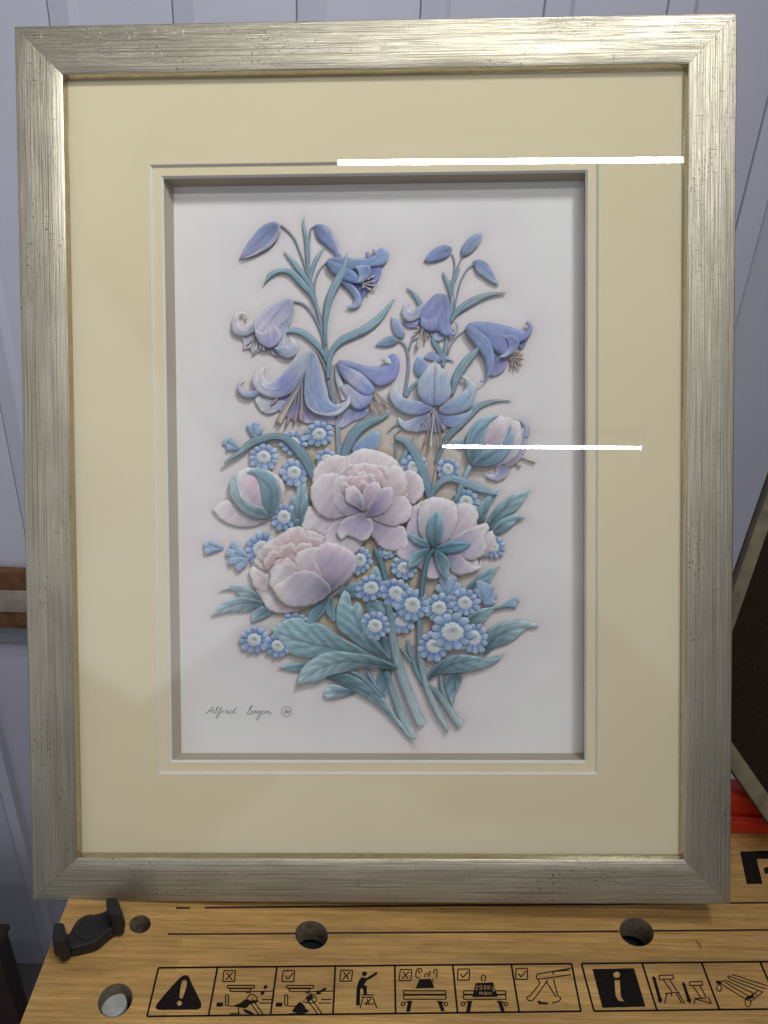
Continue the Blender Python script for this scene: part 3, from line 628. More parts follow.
# ---- long leaves in the middle
leaf('391,412,.8 383,417,5 372,421,9 361,427,11.5 352,437,11.5 346,450,9.5 342,462,6', 1.6, c0=(130, 160, 172), c1=(98, 134, 152), h=1.6)
leaf('396,439,3 404,441,7 412,449,9.5 419,462,10 425,478,9.5 430,498,7', 1.9, c0=(122, 154, 176), c1=(104, 138, 160), h=1.5)
leaf('414,436,.8 409,446,4 403,458,6 398,470,6', .9, c0=(128, 158, 178)); stem('397,433,1.4 402,428,1.6 396,425,2 388,432,1.5', .5); stem('395,434,2 396,446,3 395,462,3', .4, c0=TEAL)
stem('441,450,3.2 437,466,3 434,482,3.4 432,497,4', .6, c0=(150, 140, 132), c1=(172, 166, 160))
leaf('224,463,2.4 231,458,3.4 240,452,5.5 250,444,8.6 262,439,8.4 275,436.5,7 286,439,8 297,449,10.5 306,461,11 313,478,6', 3.0, c0=(142, 164, 176), c1=(92, 130, 148), h=1.6)
leaf('431,497,4 437,486,6.4 445,480,6.4 454,479,7 466,483,9.6 478,488,9.4 488,491.5,6 498,495,2', 2.5, c0=(108, 142, 164), c1=(150, 176, 190), h=1.4)
relief('petal', root, '352,451 357,442 366,436 374,431 379.5,433 380,440 377,450 365,454', 1.3, h=1.4, c0=(108, 140, 194), c1=(126, 158, 210), ax='362,452 377,432')

# ---- small daisies behind
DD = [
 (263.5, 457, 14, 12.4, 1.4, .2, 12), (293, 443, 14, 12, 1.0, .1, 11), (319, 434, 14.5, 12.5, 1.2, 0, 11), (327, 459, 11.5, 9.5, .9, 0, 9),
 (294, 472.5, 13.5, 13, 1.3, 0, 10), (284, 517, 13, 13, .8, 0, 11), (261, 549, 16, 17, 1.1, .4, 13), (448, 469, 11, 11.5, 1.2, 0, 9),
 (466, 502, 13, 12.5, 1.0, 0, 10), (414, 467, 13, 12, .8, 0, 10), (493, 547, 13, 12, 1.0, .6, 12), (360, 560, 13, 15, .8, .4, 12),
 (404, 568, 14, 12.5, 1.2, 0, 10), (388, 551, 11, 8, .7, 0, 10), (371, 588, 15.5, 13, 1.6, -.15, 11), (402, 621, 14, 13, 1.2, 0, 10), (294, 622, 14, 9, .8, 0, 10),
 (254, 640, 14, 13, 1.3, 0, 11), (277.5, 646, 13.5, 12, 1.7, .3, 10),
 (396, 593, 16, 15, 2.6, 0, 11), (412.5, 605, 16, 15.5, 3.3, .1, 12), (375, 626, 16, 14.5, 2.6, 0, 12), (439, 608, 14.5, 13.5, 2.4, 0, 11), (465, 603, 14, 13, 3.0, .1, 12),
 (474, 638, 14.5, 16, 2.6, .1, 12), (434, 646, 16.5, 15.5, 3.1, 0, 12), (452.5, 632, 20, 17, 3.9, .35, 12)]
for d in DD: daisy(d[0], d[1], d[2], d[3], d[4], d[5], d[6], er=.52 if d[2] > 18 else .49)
def cluster(cx, cy, pet, lv, base):                      # little flower seen from behind or from the side
    root_o = None
    for (x, y, L_, ww) in pet:
        dx, dy = x - base[0], y - base[1]; l = math.hypot(dx, dy); ux, uy = dx / l, dy / l; nx_, ny_ = -uy, ux
        p = [(base[0], base[1], 0), (base[0] + dx * .5 + nx_ * ww * .75, base[1] + dy * .5 + ny_ * ww * .75, 0), (x - ux * ww * .25 + nx_ * ww * .85, y - uy * ww * .25 + ny_ * ww * .85, 0), (x, y, 0),
             (x - ux * ww * .25 - nx_ * ww * .85, y - uy * ww * .25 - ny_ * ww * .85, 0), (base[0] + dx * .5 - nx_ * ww * .75, base[1] + dy * .5 - ny_ * ww * .75, 0)]
        o = relief('side_view_flower' if root_o is None else 'petal', root_o or root, p, lv + L_, h=1.2, Rr=3, c0=(92, 124, 176), c1=(146, 168, 216), ax=f'{base[0]},{base[1]} {x},{y}', mat=M_DAISY, ce=(162, 184, 224), new_edge=1.0)
        root_o = root_o or o
    return root_o
cluster(447, 586, [(436, 586, 0, 4.5), (459, 583, 0, 4.5), (442, 578, .5, 4.5), (454, 576, .4, 4.5), (448, 577, .9, 4.2), (463, 590, .1, 4)], 2.0, (448, 596))
cluster(486, 592, [(476, 588, 0, 4.2), (496, 594, 0, 4), (479, 580, .3, 4), (484, 582, .8, 4), (491, 585, .6, 4.2), (495, 600, .3, 4)], 1.8, (485, 606))
cluster(237, 557, [(231, 543, 0, 4.4), (226, 552, .3, 4.5), (228, 562, .6, 4.4), (236, 570, .5, 4.4), (242, 566, .2, 3.6), (236, 549, .9, 4)], 1.6, (249, 558))
cluster(212, 548, [(203, 545, 0, 3.6), (204, 552, .3, 3.4), (209, 542, .5, 3)], 1.2, (224, 548))
cluster(230, 444, [(223, 441, 0, 3.6), (226, 447, .3, 3.8), (228, 439, .6, 3.6)], 1.2, (240, 449))
cluster(254, 431, [(249, 424, 0, 3.8), (256, 422, .4, 3.8), (261, 427, .2, 3.6)], 1.2, (254, 439))
o = cluster(512, 603, [(519, 599, 0, 4), (517, 605, .4, 4)], 1.2, (504, 605))
strip('stem', o, '493,609,2.4 499,608,2.6 505,606,4 510,606,5', 1.8, c0=TEAL, c1=(120, 150, 160), mat=M_LEAF)

# ---- peony bud, left
def peony(name, p, lv, **k): k.setdefault('mat', M_PEONY); k.setdefault('jit', .5); return relief(name, root, p, lv, **k)
def pp(par, p, lv, **k): k.setdefault('mat', M_PEONY); k.setdefault('jit', .55); k.setdefault('fan', True); k.setdefault('ce', (228, 216, 220)); return relief('petal', par, p, lv, **k)
def sep(par, p, lv, ax, **k): k.setdefault('c0', (70, 112, 130)); k.setdefault('c1', (122, 156, 172)); k.setdefault('crease', .45); return relief('sepal', par, p, lv, ax=ax, mat=M_LEAF, **k)
PK, PKL, PKD, LIL = (200, 184, 192), (216, 208, 212), (196, 160, 170), (166, 164, 190)
B1 = peony('peony_bud', '236,474 243,468.5 252,467.5 264,469 276,474 283,482 285,491 281,504 272,515 260,517 247,510 238,500 234,487', 2.4, h=2.6, Rr=11, c0=LIL, c1=PKL, ax='269,516 250,470', fan=True)
pp(B1, '213,510 220,503 230,500.5 240,510 252,517 268,519 260,524.5 246,527.5 231,525 220,519', 1.3, h=1.4, c0=(176, 166, 184), c1=(206, 202, 206), ax='266,519 215,510')
pp(B1, '244,478 252,473 260,478 260,490 264,504 266,514 256,508 248,498 243,488', 3.3, h=1.0, Rr=5, c0=(160, 150, 178), c1=(208, 178, 186), ax='266,514 248,476')
sep(B1, '231,497 229,486 232,475 236,472 238,484 243,496 253,504 264,508 270,517 255,518 241,511', 4.0, '268,516 244,506 234,476', h=1.6, c0=(84, 124, 140), c1=(158, 178, 184))
sep(B1, '247,472 258,468 269,472 278,482 281,495 277,509 269,517.5 262,502 260,486 255,477', 4.1, '269,516 270,490 250,471', h=1.7)
# ---- peony bud and lily behind it, right
B2 = peony('peony_bud', '468,450 466,436 473,425 484,418.5 498,415.5 512,418 520,422 522,440 517,455 506,464 490,467.5 474,464', 2.4, h=2.4, Rr=10, c0=(110, 136, 170), c1=PKL, ax='473,465 505,418', fan=True)
pp(B2, '503,463 510,445 514,428 519,432 527,421 528,436 525,452 517,463 508,468', 1.8, h=1.4, c0=LAV, c1=(152, 160, 208), ax='506,465 524,426')
pp(B2, '497,464 507,465 510,470 505,478 498,481 490,479.5 484,472.5c 491,475 496,473', 1.5, h=1.0, c0=(132, 144, 194), c1=(150, 162, 208), ax='506,465 486,475')
strip('petal', B2, '510,419,3 517,419,3.6 523,422,5 526.5,428,5 526,437,5', 2.1, h=1.2, c0=(196, 198, 208), c1=(150, 158, 206), mat=M_PETAL)
strip('stamen', B2, '518,455,2 527,459,2.6 536,462,3', 1.2, c0=(170, 168, 165), c1=(196, 192, 184), mat=M_PETAL); strip('stamen', B2, '514,462,2 521,467,2', 1.2, c0=(160, 155, 150), mat=M_PETAL)
pp(B2, '484,447 487,431 495,419 505,417 508,424 504,436 496,446', 3.4, h=1.0, Rr=5, c0=(178, 166, 188), c1=(206, 194, 200), ax='486,448 503,418')
sep(B2, '452,441 460,437.5 469,441 468,448 458,449', .9, '468,446 453,441', h=.8, c0=TEAL, c1=(150, 176, 196))
sep(B2, '471,465 466,450 467,435 475,422 487,416 499,415 490,423 484,433 482,447 478,458', 4.0, '472,464 474,440 494,417', h=1.7, c0=(92, 130, 150), c1=(136, 164, 186))
sep(B2, '472,465 480,455 491,448 503,441 509,430 511,424 514,440 509,453 498,463 485,467', 4.3, '473,465 496,452 511,428', h=1.6, c0=(84, 122, 146), c1=(132, 160, 182))
stem('471,464,5.4 466,475,5.8 461,487,5.8 456,501,5.4', 2.2, c0=TEALL, c1=TEAL, h=1.4)

# ---- side leaves
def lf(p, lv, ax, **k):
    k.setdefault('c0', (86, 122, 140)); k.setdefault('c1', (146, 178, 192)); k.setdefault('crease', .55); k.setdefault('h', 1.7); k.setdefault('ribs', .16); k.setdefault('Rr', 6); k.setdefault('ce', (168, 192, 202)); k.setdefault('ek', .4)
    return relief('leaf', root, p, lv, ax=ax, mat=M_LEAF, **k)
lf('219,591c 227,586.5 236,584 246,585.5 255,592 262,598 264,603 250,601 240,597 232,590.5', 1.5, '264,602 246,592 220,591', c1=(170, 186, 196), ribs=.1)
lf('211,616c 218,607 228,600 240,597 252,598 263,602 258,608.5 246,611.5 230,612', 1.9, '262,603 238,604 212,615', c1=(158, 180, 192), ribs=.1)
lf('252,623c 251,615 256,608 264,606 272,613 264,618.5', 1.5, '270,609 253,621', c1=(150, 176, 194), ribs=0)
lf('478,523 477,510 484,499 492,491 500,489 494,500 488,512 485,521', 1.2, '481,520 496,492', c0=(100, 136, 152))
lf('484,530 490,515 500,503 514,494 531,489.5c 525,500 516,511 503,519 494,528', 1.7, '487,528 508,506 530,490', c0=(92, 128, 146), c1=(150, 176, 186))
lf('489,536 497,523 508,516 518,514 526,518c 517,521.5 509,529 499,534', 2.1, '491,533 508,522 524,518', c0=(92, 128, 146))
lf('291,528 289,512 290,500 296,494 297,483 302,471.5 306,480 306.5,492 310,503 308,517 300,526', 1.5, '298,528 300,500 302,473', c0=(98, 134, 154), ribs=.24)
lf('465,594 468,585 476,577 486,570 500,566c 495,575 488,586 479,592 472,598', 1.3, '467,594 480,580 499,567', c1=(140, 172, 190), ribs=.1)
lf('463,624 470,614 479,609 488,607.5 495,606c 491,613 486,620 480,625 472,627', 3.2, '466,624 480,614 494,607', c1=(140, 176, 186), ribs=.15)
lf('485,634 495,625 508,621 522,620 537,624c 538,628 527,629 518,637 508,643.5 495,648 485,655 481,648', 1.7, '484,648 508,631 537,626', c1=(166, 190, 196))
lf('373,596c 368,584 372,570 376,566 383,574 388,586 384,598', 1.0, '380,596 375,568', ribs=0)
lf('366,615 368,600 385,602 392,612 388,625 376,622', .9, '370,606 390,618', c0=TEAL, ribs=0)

# ---- peony, upper centre
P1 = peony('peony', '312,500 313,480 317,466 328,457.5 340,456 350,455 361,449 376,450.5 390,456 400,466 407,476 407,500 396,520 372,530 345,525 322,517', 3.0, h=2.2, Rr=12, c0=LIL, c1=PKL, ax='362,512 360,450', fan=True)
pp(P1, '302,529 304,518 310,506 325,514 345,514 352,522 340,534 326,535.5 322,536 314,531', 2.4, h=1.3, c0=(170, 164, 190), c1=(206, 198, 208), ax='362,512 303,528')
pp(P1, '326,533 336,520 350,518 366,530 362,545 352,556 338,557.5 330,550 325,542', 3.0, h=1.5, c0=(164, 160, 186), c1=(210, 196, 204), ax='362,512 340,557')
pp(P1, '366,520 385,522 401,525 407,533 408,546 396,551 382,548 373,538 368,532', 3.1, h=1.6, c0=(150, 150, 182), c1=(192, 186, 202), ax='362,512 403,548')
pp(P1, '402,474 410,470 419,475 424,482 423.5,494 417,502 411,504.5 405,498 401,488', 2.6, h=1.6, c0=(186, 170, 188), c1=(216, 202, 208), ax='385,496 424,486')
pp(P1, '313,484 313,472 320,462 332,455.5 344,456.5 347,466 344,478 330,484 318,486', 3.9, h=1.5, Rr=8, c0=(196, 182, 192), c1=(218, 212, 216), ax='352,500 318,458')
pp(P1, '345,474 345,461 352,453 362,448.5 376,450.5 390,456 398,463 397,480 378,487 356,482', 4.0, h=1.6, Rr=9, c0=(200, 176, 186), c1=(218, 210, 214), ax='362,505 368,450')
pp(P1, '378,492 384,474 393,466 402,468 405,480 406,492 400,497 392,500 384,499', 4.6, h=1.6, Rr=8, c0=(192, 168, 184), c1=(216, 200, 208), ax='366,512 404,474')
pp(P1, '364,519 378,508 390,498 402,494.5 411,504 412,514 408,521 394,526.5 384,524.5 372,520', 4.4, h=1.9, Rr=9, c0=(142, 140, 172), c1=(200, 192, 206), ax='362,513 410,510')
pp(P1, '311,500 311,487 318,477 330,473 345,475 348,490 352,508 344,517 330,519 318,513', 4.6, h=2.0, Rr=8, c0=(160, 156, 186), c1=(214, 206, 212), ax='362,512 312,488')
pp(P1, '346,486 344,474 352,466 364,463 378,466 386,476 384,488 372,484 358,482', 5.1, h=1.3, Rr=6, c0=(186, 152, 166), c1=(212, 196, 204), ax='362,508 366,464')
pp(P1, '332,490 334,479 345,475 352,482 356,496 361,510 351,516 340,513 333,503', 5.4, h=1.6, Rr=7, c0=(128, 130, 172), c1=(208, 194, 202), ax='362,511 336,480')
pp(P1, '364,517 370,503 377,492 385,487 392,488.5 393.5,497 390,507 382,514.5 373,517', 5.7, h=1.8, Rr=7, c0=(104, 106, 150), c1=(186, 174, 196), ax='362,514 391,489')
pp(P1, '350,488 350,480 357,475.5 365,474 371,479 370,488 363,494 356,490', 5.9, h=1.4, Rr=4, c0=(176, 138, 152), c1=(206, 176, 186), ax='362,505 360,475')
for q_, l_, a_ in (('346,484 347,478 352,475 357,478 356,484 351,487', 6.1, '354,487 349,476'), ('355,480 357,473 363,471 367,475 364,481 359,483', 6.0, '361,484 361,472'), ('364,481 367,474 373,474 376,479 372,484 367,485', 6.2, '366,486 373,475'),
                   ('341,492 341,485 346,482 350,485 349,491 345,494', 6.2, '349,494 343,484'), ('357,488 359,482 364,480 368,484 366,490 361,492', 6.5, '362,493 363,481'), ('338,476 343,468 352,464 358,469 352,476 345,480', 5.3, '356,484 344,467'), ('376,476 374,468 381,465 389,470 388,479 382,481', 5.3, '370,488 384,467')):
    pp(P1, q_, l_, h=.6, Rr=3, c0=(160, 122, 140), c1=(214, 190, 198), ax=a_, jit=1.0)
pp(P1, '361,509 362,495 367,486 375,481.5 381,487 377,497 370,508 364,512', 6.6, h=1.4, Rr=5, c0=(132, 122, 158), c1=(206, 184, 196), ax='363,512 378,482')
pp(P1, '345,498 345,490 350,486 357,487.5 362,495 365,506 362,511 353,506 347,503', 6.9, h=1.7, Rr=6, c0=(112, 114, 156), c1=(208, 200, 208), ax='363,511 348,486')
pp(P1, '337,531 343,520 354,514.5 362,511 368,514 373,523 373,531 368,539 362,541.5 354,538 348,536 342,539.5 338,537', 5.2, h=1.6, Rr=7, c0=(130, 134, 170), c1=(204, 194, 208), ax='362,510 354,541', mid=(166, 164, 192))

# ---- peony, lower left
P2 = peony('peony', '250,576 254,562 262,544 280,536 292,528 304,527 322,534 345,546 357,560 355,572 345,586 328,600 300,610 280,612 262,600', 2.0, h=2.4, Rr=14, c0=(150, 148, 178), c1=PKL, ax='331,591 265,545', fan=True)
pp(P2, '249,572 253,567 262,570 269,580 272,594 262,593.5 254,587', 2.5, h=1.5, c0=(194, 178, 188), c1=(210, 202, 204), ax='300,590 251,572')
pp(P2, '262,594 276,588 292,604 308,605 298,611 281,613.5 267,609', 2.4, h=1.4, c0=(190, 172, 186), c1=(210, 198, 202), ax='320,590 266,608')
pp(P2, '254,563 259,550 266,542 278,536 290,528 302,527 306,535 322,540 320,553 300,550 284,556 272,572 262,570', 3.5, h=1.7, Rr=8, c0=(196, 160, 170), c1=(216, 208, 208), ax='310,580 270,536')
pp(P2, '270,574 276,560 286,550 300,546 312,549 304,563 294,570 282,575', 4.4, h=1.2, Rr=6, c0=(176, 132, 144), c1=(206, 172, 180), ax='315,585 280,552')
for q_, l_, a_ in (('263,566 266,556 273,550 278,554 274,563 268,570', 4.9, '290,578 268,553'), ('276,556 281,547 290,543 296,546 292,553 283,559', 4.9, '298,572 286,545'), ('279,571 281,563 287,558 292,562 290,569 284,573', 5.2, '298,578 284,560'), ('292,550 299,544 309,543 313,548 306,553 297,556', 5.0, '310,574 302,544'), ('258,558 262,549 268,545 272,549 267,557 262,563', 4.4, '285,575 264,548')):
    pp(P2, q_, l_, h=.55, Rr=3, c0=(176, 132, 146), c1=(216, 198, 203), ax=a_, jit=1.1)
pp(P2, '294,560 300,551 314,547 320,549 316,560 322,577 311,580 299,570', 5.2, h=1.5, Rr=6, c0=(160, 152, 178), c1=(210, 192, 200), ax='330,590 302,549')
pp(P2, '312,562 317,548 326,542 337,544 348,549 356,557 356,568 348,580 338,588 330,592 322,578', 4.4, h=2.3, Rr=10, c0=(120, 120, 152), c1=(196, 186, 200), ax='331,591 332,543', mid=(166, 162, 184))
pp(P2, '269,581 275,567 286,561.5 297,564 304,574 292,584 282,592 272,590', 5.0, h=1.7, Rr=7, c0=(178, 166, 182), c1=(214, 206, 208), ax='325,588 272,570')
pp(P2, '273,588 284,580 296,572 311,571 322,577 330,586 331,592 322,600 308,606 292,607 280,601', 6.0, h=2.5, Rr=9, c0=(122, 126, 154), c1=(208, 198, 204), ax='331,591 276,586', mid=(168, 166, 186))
# ---- peony seen from behind, right
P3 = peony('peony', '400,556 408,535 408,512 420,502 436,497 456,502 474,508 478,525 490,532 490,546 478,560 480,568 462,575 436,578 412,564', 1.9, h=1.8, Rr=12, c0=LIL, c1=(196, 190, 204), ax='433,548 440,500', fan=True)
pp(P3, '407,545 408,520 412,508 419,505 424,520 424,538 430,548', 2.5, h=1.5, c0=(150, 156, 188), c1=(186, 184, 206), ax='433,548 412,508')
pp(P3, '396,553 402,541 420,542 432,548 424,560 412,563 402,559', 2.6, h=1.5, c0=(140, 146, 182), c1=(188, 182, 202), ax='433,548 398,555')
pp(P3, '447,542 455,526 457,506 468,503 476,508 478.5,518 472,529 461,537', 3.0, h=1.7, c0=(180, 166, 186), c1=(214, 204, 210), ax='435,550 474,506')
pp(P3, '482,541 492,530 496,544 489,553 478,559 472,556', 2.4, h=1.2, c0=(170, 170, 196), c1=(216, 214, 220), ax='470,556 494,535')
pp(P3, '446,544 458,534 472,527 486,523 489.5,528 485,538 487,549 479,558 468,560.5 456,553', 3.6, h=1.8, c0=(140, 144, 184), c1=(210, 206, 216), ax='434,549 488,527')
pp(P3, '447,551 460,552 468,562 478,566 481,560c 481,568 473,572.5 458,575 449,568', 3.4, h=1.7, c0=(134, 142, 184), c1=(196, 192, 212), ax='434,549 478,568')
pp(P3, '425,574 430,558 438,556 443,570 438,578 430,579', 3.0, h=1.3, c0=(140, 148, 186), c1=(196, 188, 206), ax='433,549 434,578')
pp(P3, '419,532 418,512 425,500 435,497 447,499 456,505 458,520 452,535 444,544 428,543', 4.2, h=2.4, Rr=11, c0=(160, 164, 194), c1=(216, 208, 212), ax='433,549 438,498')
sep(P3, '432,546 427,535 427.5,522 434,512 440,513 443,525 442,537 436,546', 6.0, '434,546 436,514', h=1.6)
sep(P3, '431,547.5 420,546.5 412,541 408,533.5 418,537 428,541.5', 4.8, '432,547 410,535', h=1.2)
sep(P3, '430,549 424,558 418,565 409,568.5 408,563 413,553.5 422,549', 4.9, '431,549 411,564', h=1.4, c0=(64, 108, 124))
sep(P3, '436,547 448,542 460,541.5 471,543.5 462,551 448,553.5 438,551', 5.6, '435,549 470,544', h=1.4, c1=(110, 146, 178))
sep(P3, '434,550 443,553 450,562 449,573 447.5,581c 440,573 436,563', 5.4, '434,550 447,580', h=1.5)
sep(P2, '307,638c 306,625 310,612 318,603 329,597 326,610 318,620 311,628', 2.6, '328,598 308,636', h=1.4)
sep(P2, '326,612 329,598 333,597 334,606 336,618 334,622 328,616', 2.2, '330,598 334,621', h=1.1)
sep(P2, '336,594 345,587 355,582.5 366,585 378,592 364,596 350,598', 2.0, '336,594 376,591', h=1.2)

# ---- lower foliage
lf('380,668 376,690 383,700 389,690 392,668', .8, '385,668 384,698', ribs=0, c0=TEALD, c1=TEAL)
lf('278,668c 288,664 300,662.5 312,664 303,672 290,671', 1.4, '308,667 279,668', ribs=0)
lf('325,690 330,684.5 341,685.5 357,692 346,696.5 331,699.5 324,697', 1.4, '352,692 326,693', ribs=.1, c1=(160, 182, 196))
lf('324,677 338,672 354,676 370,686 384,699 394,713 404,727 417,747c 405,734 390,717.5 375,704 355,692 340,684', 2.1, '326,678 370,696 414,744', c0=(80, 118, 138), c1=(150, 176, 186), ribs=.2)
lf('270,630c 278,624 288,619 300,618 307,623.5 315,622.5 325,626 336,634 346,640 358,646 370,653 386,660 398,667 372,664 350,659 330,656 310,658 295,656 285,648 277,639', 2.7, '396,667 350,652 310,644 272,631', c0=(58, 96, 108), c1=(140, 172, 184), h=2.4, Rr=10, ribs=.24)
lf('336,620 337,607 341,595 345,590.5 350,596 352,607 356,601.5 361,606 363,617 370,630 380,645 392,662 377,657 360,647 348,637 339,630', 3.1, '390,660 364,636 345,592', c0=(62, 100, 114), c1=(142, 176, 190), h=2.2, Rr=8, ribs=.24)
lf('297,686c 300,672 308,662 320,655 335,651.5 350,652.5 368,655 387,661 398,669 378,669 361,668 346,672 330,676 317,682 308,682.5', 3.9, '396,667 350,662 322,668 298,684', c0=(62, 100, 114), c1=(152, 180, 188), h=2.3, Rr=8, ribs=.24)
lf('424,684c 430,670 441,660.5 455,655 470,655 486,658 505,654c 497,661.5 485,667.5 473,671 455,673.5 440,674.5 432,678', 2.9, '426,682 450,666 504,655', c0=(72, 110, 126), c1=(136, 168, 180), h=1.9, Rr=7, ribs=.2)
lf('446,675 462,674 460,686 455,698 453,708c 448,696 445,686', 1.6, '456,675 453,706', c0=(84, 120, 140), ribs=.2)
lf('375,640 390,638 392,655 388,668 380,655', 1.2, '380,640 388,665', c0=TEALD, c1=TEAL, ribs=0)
GS = dict(c0=(92, 128, 142), c1=(172, 190, 196), h=1.6)
stem('374,548,5 380,560,6 385,576,7 388,592,7', 2.0, c0=(90, 128, 140), c1=(86, 124, 140), h=1.6)
stem('388,600,7.5 391,622,8 394,645,9 400,670,10.5 408,693,10.5 416,712,10.5 422,725,10.5', 2.2, **GS)
stem('434,549,3 428,558,5 424,575,5.6 421.5,595,5.6', 5.2, c0=(78, 118, 134), c1=(84, 122, 138), h=1.6)
stem('419.5,615,6 420,640,6.6 421,662,6.8 426,684,7 434,705,7 443,722,6 449,731,3', 2.2, **GS)
stem('407,640,4 411,655,4.4 416,670,5 424,686,5', 1.6, c0=TEAL, c1=(104, 140, 154)); stem('400,648,2 406,655,3 411,662,3', 1.5, c0=TEAL); stem('414,645,2 412,655,3', 1.4, c0=TEAL)
stem('428,686,4 436,692,6 444,702,7 452,714,7.6 461,726,7.6', 2.0, **GS); stem('440,675,3 442,688,5 446,700,5', 1.6, c0=TEAL)
stem('386,671,6 391,686,6.6 397,704,8 405,722,9 414,738,7', 1.4, **GS)
stem('350,671,3 362,677,4.6 372,687,5 381,698,5', 2.3, c0=(120, 152, 164), c1=(96, 132, 146)); stem('363,662,3 370,676,4 378,690,4', 1.5, c0=TEAL)
for q in ('409,580,2 409,596,2', '283,480,1.4 296,490,1.4'): stem(q, .6, c0=TEAL)

# ---- printed backing sheet: pale paper, printed mauve halo and tan wash, shadows of the pieces painted in
def backing():
    q = FP([(165, 180), (600, 175), (600, 762), (165, 762)], ZB - .0003)
    xs = np.linspace(bk[0] - .004, bk[1] + .004, 190); ys = np.linspace(bk[2] - .004, bk[3] + .004, 270)
    G = np.array([(x, y) for y in ys for x in xs])
    # back to photo pixels
    wp = FO + np.c_[G, np.full(len(G), ZB - .0003)] @ FR.T; c = (wp - CAM) @ R
    px = c[:, 0] / c[:, 2] * FL + CX; py = c[:, 1] / c[:, 2] * FL + CY; P = np.stack([px, py], 1)
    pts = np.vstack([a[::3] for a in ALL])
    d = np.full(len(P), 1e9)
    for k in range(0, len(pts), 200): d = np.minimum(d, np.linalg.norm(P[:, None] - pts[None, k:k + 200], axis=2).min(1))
    base = alb((201, 201, 203)); mauve = alb((193, 187, 191)); tan = alb((150, 132, 108)); near_shade = alb((176, 166, 163))
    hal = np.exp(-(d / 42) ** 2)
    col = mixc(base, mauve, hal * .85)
    col = mixc(col, near_shade, np.exp(-(d / 7) ** 2) * .38)  # brownish shadow close around the pieces, painted into the sheet
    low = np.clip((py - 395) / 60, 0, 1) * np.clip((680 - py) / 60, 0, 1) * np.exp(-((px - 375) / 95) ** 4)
    col = mixc(col, tan, np.exp(-(d / 11) ** 2) * low * .85)  # printed tan wash, deepened to include shade between the flowers
    n = len(xs); F = [(j * n + i, j * n + i + 1, (j + 1) * n + i + 1, (j + 1) * n + i) for j in range(len(ys) - 1) for i in range(n - 1)]
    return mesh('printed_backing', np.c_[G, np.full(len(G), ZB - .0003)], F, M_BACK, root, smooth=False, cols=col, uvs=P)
backing()
mesh('back_board', *box(-W / 2 + .004, W / 2 - .004, .004, H - .004, -DEPTH + .0002, ZB - .0012), M_WALLCARD, root)

# ---- pencil signature
def ribbons(name, parent, strokes, wd, mat, proj):
    V, F = [], []
    for s in strokes:
        p = s if not isinstance(s, str) else [tuple(map(float, t.split(','))) for t in s.split()]
        c = crom([(a[0], a[1], False) for a in p], False, 1.0) if len(p) > 2 else np.array([a[:2] for a in p], float)
        t = np.gradient(c, axis=0); t /= np.linalg.norm(t, axis=1)[:, None] + 1e-9; nr = np.stack([-t[:, 1], t[:, 0]], 1) * wd / 2
        b0 = len(V); V += [tuple(q) for q in c + nr] + [tuple(q) for q in c - nr]; n = len(c)
        F += [(b0 + i, b0 + i + 1, b0 + n + i + 1, b0 + n + i) for i in range(n - 1)]
    return mesh(name, proj(np.array(V)), F, mat, parent)
SIG = ['206,713.5 209,711 212,707.5 213.2,706.8 213,713.5', '208,711.2 214,710.6', '214.6,713.4 218.6,706.6 216.5,708.5 215.8,713.2', '217.4,713 221.6,707 220,712 217.4,718.2 216,717 219,713.4 222,711.4',
       '222.2,713.6 223.2,710.4 225,710.6', '225.4,712.6 228.2,710.8 226.8,710.2 226,713 229,712.6', '232.2,710.8 229.8,711.2 229.6,713.6 232.4,712.4 237,706.6 234,711 233.8,713.4 235.8,712.8',
       '247,713.8 250,709 252.8,705.2 249.4,708.6 251.8,711.5 250,714.4 247.2,713', '255.6,710.8 253,711.4 252.8,713.8 255,712.6 255.9,710.6 256.2,714', '260.2,710.8 257.7,711.6 257.6,713.8 260.2,711.4 259.6,717 257,720.4 256.2,718.2 261,713.8',
       '263.6,710.8 261.6,712.2 262.6,714.2 264.8,712.8 263.8,710.8', '266.4,710.6 266.2,714 266.6,712.2 268.6,710.8 269,714 272,712.4', '283.6,713.6 285.2,711 286.2,709 286,713.8 288.2,710 288,713.2 290.2,710.8']
cir = [(286.5 + 4.8 * math.cos(a), 711.6 + 4.9 * math.sin(a)) for a in np.linspace(0, 2 * math.pi, 17)]
ribbons('signature', root, SIG + [cir], .55, M_INK, lambda v: FP(v, ZB - .0001))
# ================================================================ THE WORKBENCH
bench = empty('workbench', (0, 0, 0))
tag(bench, 'bamboo topped folding workbench with black stamped pictograms and round dog holes', 'workbench')
def ell(cx, cy, a, b, ang, n=36): return [(cx + a * math.cos(t) * math.cos(ang) - b * math.sin(t) * math.sin(ang), cy + a * math.cos(t) * math.sin(ang) + b * math.sin(t) * math.cos(ang)) for t in np.linspace(0, 2 * math.pi, n, endpoint=False)]
HOLES = [ell(311.6, 935, 16.6, 14.2, .25), ell(636.6, 932, 17.6, 14, .35), ell(140, 924.3, 11, 9, -.25), ell(115.2, 1000.5, 19, 15.5, -.75)]
TH = .018
outl = [BP(-25, 1140), BP(68.5, 899), BP(104, 806), BP(900, 800), BP(980, 1140)]
outl[2] = tuple(np.array(outl[1]) + (np.array(outl[1]) - np.array(outl[0])) * .55)
outl[3] = (outl[3][0], outl[2][1], 0)
